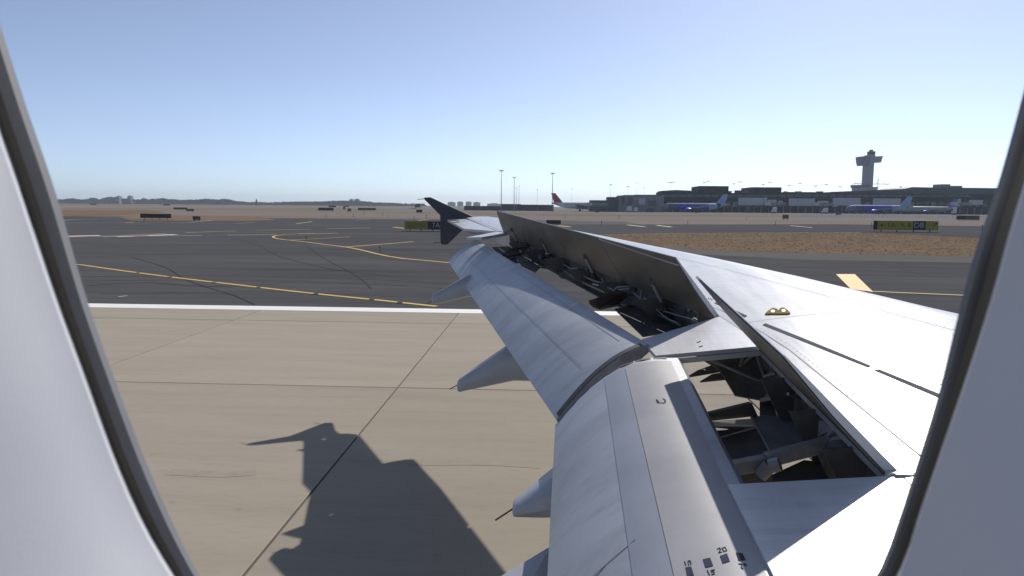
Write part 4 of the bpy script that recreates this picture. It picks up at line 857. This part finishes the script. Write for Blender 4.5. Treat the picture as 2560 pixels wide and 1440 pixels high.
for x0, x1, y1, m, dy in ((1547, 1660, 489, 'term3', 0), (1520, 1552, 492.5, 'term2', 6), (1476, 1524, 500.5, 'term2', 3), (1560, 1612, 487.5, 'term2', 12)):
    blk(x0, x1, y1, 610 + dy, 25, 'wall', m, gate)
for x0, x1, y0, y1, m in ((1597, 1613, 498, 511, 'billboard'), (1622, 1638, 502, 515, 'glass'), (1582, 1615, 496, 498, 'billboard'), (1555, 1560, 492, 512, 'term2'), (1570, 1580, 492, 513, 'glass'), (1500, 1515, 504, 520, 'glass')):
    a, c = at(x0, y0, 609.6), at(x1, y1, 609.6); MB().box(((a.x + c.x) / 2, 609.5, (a.z + c.z) / 2), (c.x - a.x, .6, a.z - c.z)).build('panel' if m == 'billboard' else 'window', m, gate)
# passenger bridges
def bridge(label, x0, x1, y0, y1, Y):
    a, c = at(x0, y0, Y), at(x1, y1, Y); t = thing('passenger_bridge', label, 'jet bridge', ((a.x + c.x) / 2, Y, -.02), 'passenger bridges at the gates')
    MB().box(((a.x + c.x) / 2, Y, (a.z + c.z) / 2), (c.x - a.x, 3, a.z - c.z)).build('tunnel', 'term3', t); MB().box((a.x, Y, (a.z + c.z) / 2), (4, 4.4, (a.z - c.z) * 1.25)).build('cab', 'billboard', t)
    MB().box((lerp(a.x, c.x, .4), Y, c.z / 2), (.8, .8, c.z)).build('support', 'post', t); MB().box((lerp(a.x, c.x, .4), Y, .5), (2.4, 1.6, 1)).build('wheel_carriage', 'tyre', t)
bridge('grey passenger bridge reaching to the red-tailed airliner', 1474, 1520, 507, 514, 560); bridge('passenger bridge between the first and second white panels', 1919, 1962, 506, 513, 625); bridge('passenger bridge right of the middle white panel', 2040, 2082, 507, 514, 625); bridge('passenger bridge at the far right end of the terminal', 2386, 2428, 506, 513, 625)
# service vehicles on the apron
def truck(label, x, w_px, ytop, ground, Y, m='truck'):
    a = at(x, ground, Y); s = w_px * Y / F; h = max(1.2, at(x, ytop, Y).z); t = thing('service_truck', label, 'truck', (a.x, Y, -.02), 'service vehicles on the apron')
    MB().box((a.x + s * .12, Y, h * .6), (s * .72, 2.3, h * .75)).build('box_body', m, t, bevel=.1); MB().prism([(a.x - s * .26, Y - 1.1, h * .2), (a.x - s * .5, Y - 1.1, h * .2), (a.x - s * .48, Y - 1.1, h * .5), (a.x - s * .38, Y - 1.1, h * .78), (a.x - s * .26, Y - 1.1, h * .78)], (0, 2.2, 0)).build('cab', m, t)
    for f in (-.36, .3): MB().tube([(a.x + s * f, Y - 1.2, .45), (a.x + s * f, Y + 1.2, .45)], .46, 10).build('wheel', 'tyre', t)
    MB().box((a.x - s * .45, Y, h * .62), (s * .05, 1.9, h * .2)).build('windscreen', 'glass', t)
for lab, x, w_, yt, g, Y, m in (('white truck at the foot of the grey gate building', 1572, 14, 515, 526, 585, 'truck'), ('small white van right of the gate truck', 1589, 10, 518.5, 526, 580, 'truck'), ('dark tug under the red-tailed airliner nose', 1494, 12, 519, 525, 540, 'truckdark'),
                         ('dark loader by the grey gates', 1525, 13, 517, 526, 575, 'truckdark'), ('pale truck under the wing of the left blue airliner', 1625, 16, 519, 526.5, 570, 'truckdark'), ('white truck under the first white panel', 1868, 12, 519, 528, 610, 'truckdark'), ('low pale truck near the middle white panel', 1935, 12, 518, 528, 605, 'truck'),
                         ('pale truck below the right white panels', 2062, 14, 520, 529, 600, 'truck'), ('white tug beside the pale grey airliner nose', 2385, 9, 517, 530, 590, 'truck'), ('small dark vehicle far off left of the fence top', 1044, 14, 508.5, 514.5, 900, 'truckdark')):
    truck(lab, x, w_, yt, g, Y, m)
# long brown and grey sheds left of the red-tailed airliner
for lab, x0, x1, yt, Y, m in (('low brown shed beyond the light masts', 1298, 1345, 512, 640, 'shed'), ('low dark shed at the foot of the tallest masts', 1254, 1300, 510.5, 640, 'term2'), ('low grey shed just left of the red tail', 1344, 1384, 512.5, 650, 'term2'), ('thin dark hedge-like wall right of the fence top', 1160, 1256, 515.2, 650, 'shed')):
    t = thing('low_shed', lab, 'shed', (at((x0 + x1) / 2, 520, Y).x, Y, -.02), 'sheds at the far apron edge'); blk(x0, x1, yt, Y, 14, 'wall', m, t)
    a, c = at(x0, yt, Y), at(x1, yt, Y); MB().box(((a.x + c.x) / 2, Y + 7, a.z + .12), (c.x - a.x + .8, 15, .25)).build('roof', 'term2', t)

# control tower
KY = 1000; px_ = KY / F
tw = thing('control_tower', 'tall grey airport control tower with cross-shaped upper arms', 'tower', (at(2174, 500, KY).x, KY, -.02))
def tprism(name, px, m, depth, dy=0.0): MB().prism([at(x, y, KY + dy) for x, y in px], (0, depth, 0)).build(name, m, tw)
b = MB(); rr = []
for (x0, x1, y) in ((2160, 2181, 519), (2162.5, 2182, 470), (2166, 2185.5, 410), (2168, 2187, 388)):
    a, c = at(x0, y, KY), at(x1, y, KY); rr.append([V((a.x, KY, a.z)), V((c.x, KY, a.z)), V((c.x, KY + 12, a.z)), V((a.x, KY + 12, a.z))])
b.loft(rr).build('shaft', 'tower', tw)
tprism('arm_block', [(2149.5, 391.3), (2175, 391), (2175, 413), (2153, 414), (2151, 405)], 'towerdark', 14, -9)
tprism('arm_block', [(2184, 391), (2208, 390), (2204.5, 400), (2203, 406), (2184, 406.5)], 'tower', 10, 1)
def cyl(name, cx, y0, y1, r0_, r1_, m):
    a, c = at(cx, y0, KY + 6), at(cx, y1, KY + 6); MB().tube([a, c], [r0_ * px_, r1_ * px_], 12).build(name, m, tw)
cyl('cab_base', 2177.5, 392, 386, 9.3, 9, 'tower'); cyl('cab_glass', 2178, 386, 380, 8.6, 9.6, 'glass'); cyl('cab_roof', 2178, 380, 378, 9.8, 7, 'towerdark'); cyl('radar_dome', 2178, 378, 374.4, 4.5, 4.2, 'towerdark'); cyl('cab_gallery', 2172, 389.5, 387.5, 6.5, 6.5, 'towerdark')
tprism('base_block', [(2144, 462), (2176, 461.5), (2176, 470), (2146, 469.5)], 'towerdark', 25, -4)
tprism('base_block', [(2152, 469), (2194, 467), (2194, 490), (2152, 490)], 'tower', 30, -6)
MB().tube([at(2195, 472, KY - 8), at(2195, 444, KY - 8)], .35, 6).build('antenna_mast', 'mast', tw); MB().beam(at(2190, 461, KY - 8), at(2200, 446, KY - 8), .3, .3).build('antenna_mast', 'mast', tw)
MB().beam(at(2182, 460, KY - 8), at(2212, 460, KY - 8), .5, .7).build('radar_arm', 'tower', tw); MB().beam(at(2134, 459, KY - 8), at(2162, 459.5, KY - 8), .5, .9).build('radar_arm', 'tower', tw)

# flood light masts
def mast(label, x, ytop, ground, Y, heads, wide, r=.32, m='mast'):
    a = at(x, ground, Y); zt_ = at(x, ytop, Y).z; t = thing('light_mast', label, 'light mast', (a.x, Y, -.02), 'flood light masts'); s = Y / F
    MB().tube([(a.x, Y, 0), (a.x, Y, zt_ * .5), (a.x, Y, zt_)], [r, r * .8, r * .5], 7).build('pole', m, t)
    if wide: MB().box((a.x, Y, zt_ - .2 * s), (wide * s, .3, .5)).build('cross_arm', 'lamp', t)
    for i in range(heads):
        f = (i / max(1, heads - 1) - .5) if heads > 1 else 0
        MB().prism([(a.x + f * wide * s - 1.0 * s, Y - .4, zt_), (a.x + f * wide * s + 1.0 * s, Y - .4, zt_), (a.x + f * wide * s + .8 * s, Y - .4, zt_ + 1.7 * s), (a.x + f * wide * s - .8 * s, Y - .4, zt_ + 1.7 * s)], (0, .8, 0)).build('flood_lamp', 'lamp', t)
mast('tallest flood light mast, left of the red-tailed airliner', 1253, 427, 517, 520, 4, 9); mast('second tall mast with its lamp turned to the right', 1285, 444, 517, 560, 2, 6)
mast('thin bare mast right of the second tall mast', 1290.5, 470, 517, 600, 1, 0, .2); mast('thin pale mast fourth from the left', 1297, 466, 517, 680, 1, 0, .2); mast('tall mast rising just behind the red tail', 1380.5, 434, 521, 540, 4, 8)
for i, (x, y, hds, wd) in enumerate(((1343, 474, 1, 0), (1429, 473, 1, 0), (1525, 462, 2, 4), (1569, 467, 2, 4), (1590.5, 459, 1, 0), (1609, 470, 1, 0), (1675, 456.5, 3, 14), (1758, 457, 2, 4), (1767, 454, 2, 5), (1832.5, 460, 2, 4), (1847, 455, 2, 6), (1905, 462, 2, 4), (1921.5, 456.5, 2, 5), (1970, 463.5, 2, 4), (1996.5, 459, 2, 5), (2036, 465.5, 2, 4), (2062, 461.5, 2, 5), (2097.5, 467.5, 2, 4), (2129, 463, 2, 5), (2213, 460.5, 2, 6), (2248, 467.5, 2, 4))):
    ordn = ['first', 'second', 'third', 'fourth', 'fifth', 'sixth', 'seventh', 'eighth', 'ninth', 'tenth', 'eleventh', 'twelfth', 'thirteenth', 'fourteenth', 'fifteenth', 'sixteenth', 'seventeenth', 'eighteenth', 'nineteenth', 'twentieth', 'twenty-first'][i]
    mast(f'thin pale lamp pole, {ordn} from the left behind the terminal', x, y, 519, 900, hds, wd, .16, 'billboard')

# ================================================================== FAR SKYLINE
b = MB(); TD = 2700
def clump(cx, cy, cz, r):
    for _ in range(26):
        th, ph = random.uniform(0, 2 * math.pi), random.uniform(-.3, 1.5); rr_ = r * random.uniform(.6, 1.0)
        p = V((cx + rr_ * math.cos(th) * math.cos(ph), cy + rr_ * math.sin(th) * math.cos(ph), cz + rr_ * .8 * math.sin(ph))); s = r * random.uniform(.25, .5)
        a_ = V((random.uniform(-1, 1), random.uniform(-1, 1), random.uniform(-1, 1))).normalized(); c_ = a_.cross(V((.3, .5, .8))).normalized()
        b.add([p - a_ * s, p + c_ * s, p + a_ * s, p - c_ * s * .8], [(0, 1, 2, 3)])
prof = [(60, 499.5), (130, 499), (160, 499), (180, 496), (195, 499), (215, 499), (228, 495), (240, 496), (250, 500), (262, 494), (282, 492.5), (300, 496.5), (330, 498), (352, 499.5), (358, 495.5), (368, 499), (410, 496), (420, 499), (436, 498.5), (450, 501), (470, 500), (480, 500), (500, 499), (515, 497.5), (535, 498.5), (548, 500), (560, 497.5), (572, 499), (590, 503), (620, 505), (680, 506), (720, 504.5), (800, 504.5), (830, 503), (880, 502), (910, 503.5), (940, 506.5), (1000, 508.5), (1060, 509.5)]
for i in range(1500):
    x = random.uniform(40, 1060)
    for (xa, ya), (xb, yb) in zip(prof, prof[1:]):
        if xa <= x <= xb: yt = lerp(ya, yb, (x - xa) / (xb - xa)); break
    Yd = TD + random.uniform(-60, 260); tp = at(x, yt + random.uniform(-.5, 2.5), Yd); r = max(2.2, min(6.5, tp.z * .42)); clump(tp.x, Yd, max(r * .5, tp.z - r * .7), r)
    clump(tp.x + random.uniform(-8, 8), Yd, r * .6, r); clump(tp.x + random.uniform(-12, 12), Yd - 5, 2.0, 3.5)
for i in range(170):                                   # undergrowth that closes the wood down to the ground
    x = 40 + i * 6; yt = next(lerp(ya, yb, (x - xa) / (xb - xa)) for (xa, ya), (xb, yb) in zip([(40, 499.5)] + prof, prof + [(1080, 509.5)]) if xa <= x <= xb)
    p, q = at(x, yt + 3.5 + random.uniform(-.8, .8), TD + 60), at(x + 7, yt + 3.5, TD + 60); h_ = max(2.0, p.z); b.prism([(p.x, p.y, -.05), (q.x, p.y, -.05), (q.x, p.y, h_ * random.uniform(.8, 1)), ((p.x + q.x) / 2, p.y, h_), (p.x, p.y, h_ * random.uniform(.8, 1))], (0, 60, 0))
o = b.build('far_wood', 'trees', kind='stuff'); tag(o, 'hazy line of distant trees along the left horizon', 'trees'); del o['category']
def far_block(label, x0, x1, yt, Y, m='bldg', rows=5, extra=None):
    a, c = at(x0, yt, Y), at(x1, yt, Y); t = thing('apartment_tower', label, 'building', ((a.x + c.x) / 2, Y, -.05), 'far buildings on the horizon'); wd = c.x - a.x
    MB().box(((a.x + c.x) / 2, Y + 9, a.z / 2), (wd, 18, a.z)).build('wall', m, t); MB().box(((a.x + c.x) / 2, Y + 9, a.z + 1.2), (wd * .45, 6, 2.4)).build('roof_house', m, t)
    for r_ in range(rows): MB().box(((a.x + c.x) / 2, Y - .1, a.z * (r_ + .6) / rows), (wd * .86, .4, a.z / rows * .4)).build('window_band', 'glass', t)
far_block('left of two far apartment towers on the left horizon', 290, 297, 490.5, 2650); far_block('right of two far apartment towers on the left horizon', 318, 326, 490, 2650)
far_block('left block of the far pair on the middle horizon', 873, 882, 498.5, 2800); far_block('right block of the far pair on the middle horizon', 886, 897, 498, 2800)
for i, (x0, x1, y) in enumerate(((1119, 1138, 505.5), (1143, 1157, 504.5), (1164, 1178, 504.5), (1183, 1200, 505.8), (1218, 1252, 509))):
    far_block(f'{["first", "second", "third", "fourth", "fifth"][i]} pale hazy block on the horizon right of the fence', x0, x1, y, 3600, 'bldg', 4)
t = thing('marker_tower', 'tiny dark tower alone on the horizon left of centre', 'tower', (at(641, 506, 2000).x, 2000, -.05)); a = at(641, 497, 2000)
MB().tube([(a.x, 2000, 0), (a.x, 2000, a.z * .6), (a.x, 2000, a.z)], [4, 2.5, .6], 8).build('shaft', 'term', t); MB().tube([(a.x, 2000, a.z * .55), (a.x, 2000, a.z * .75)], 2.6, 8).build('cabin', 'term', t)

# ------------------------------------------------------------------ haze
hm = bpy.data.materials.new('haze'); hm.use_nodes = True; hm.node_tree.nodes.clear()
pv = hm.node_tree.nodes.new('ShaderNodeVolumePrincipled'); pv.inputs['Color'].default_value = (0.74, 0.85, 1.0, 1); pv.inputs['Density'].default_value = 0.00010; pv.inputs['Anisotropy'].default_value = 0.2
ho = hm.node_tree.nodes.new('ShaderNodeOutputMaterial'); hm.node_tree.links.new(pv.outputs[0], ho.inputs['Volume']); M['haze'] = hm
MB().box((0, 4300, 54.5), (18400, 9800, 113)).build('haze', 'haze', kind='stuff')
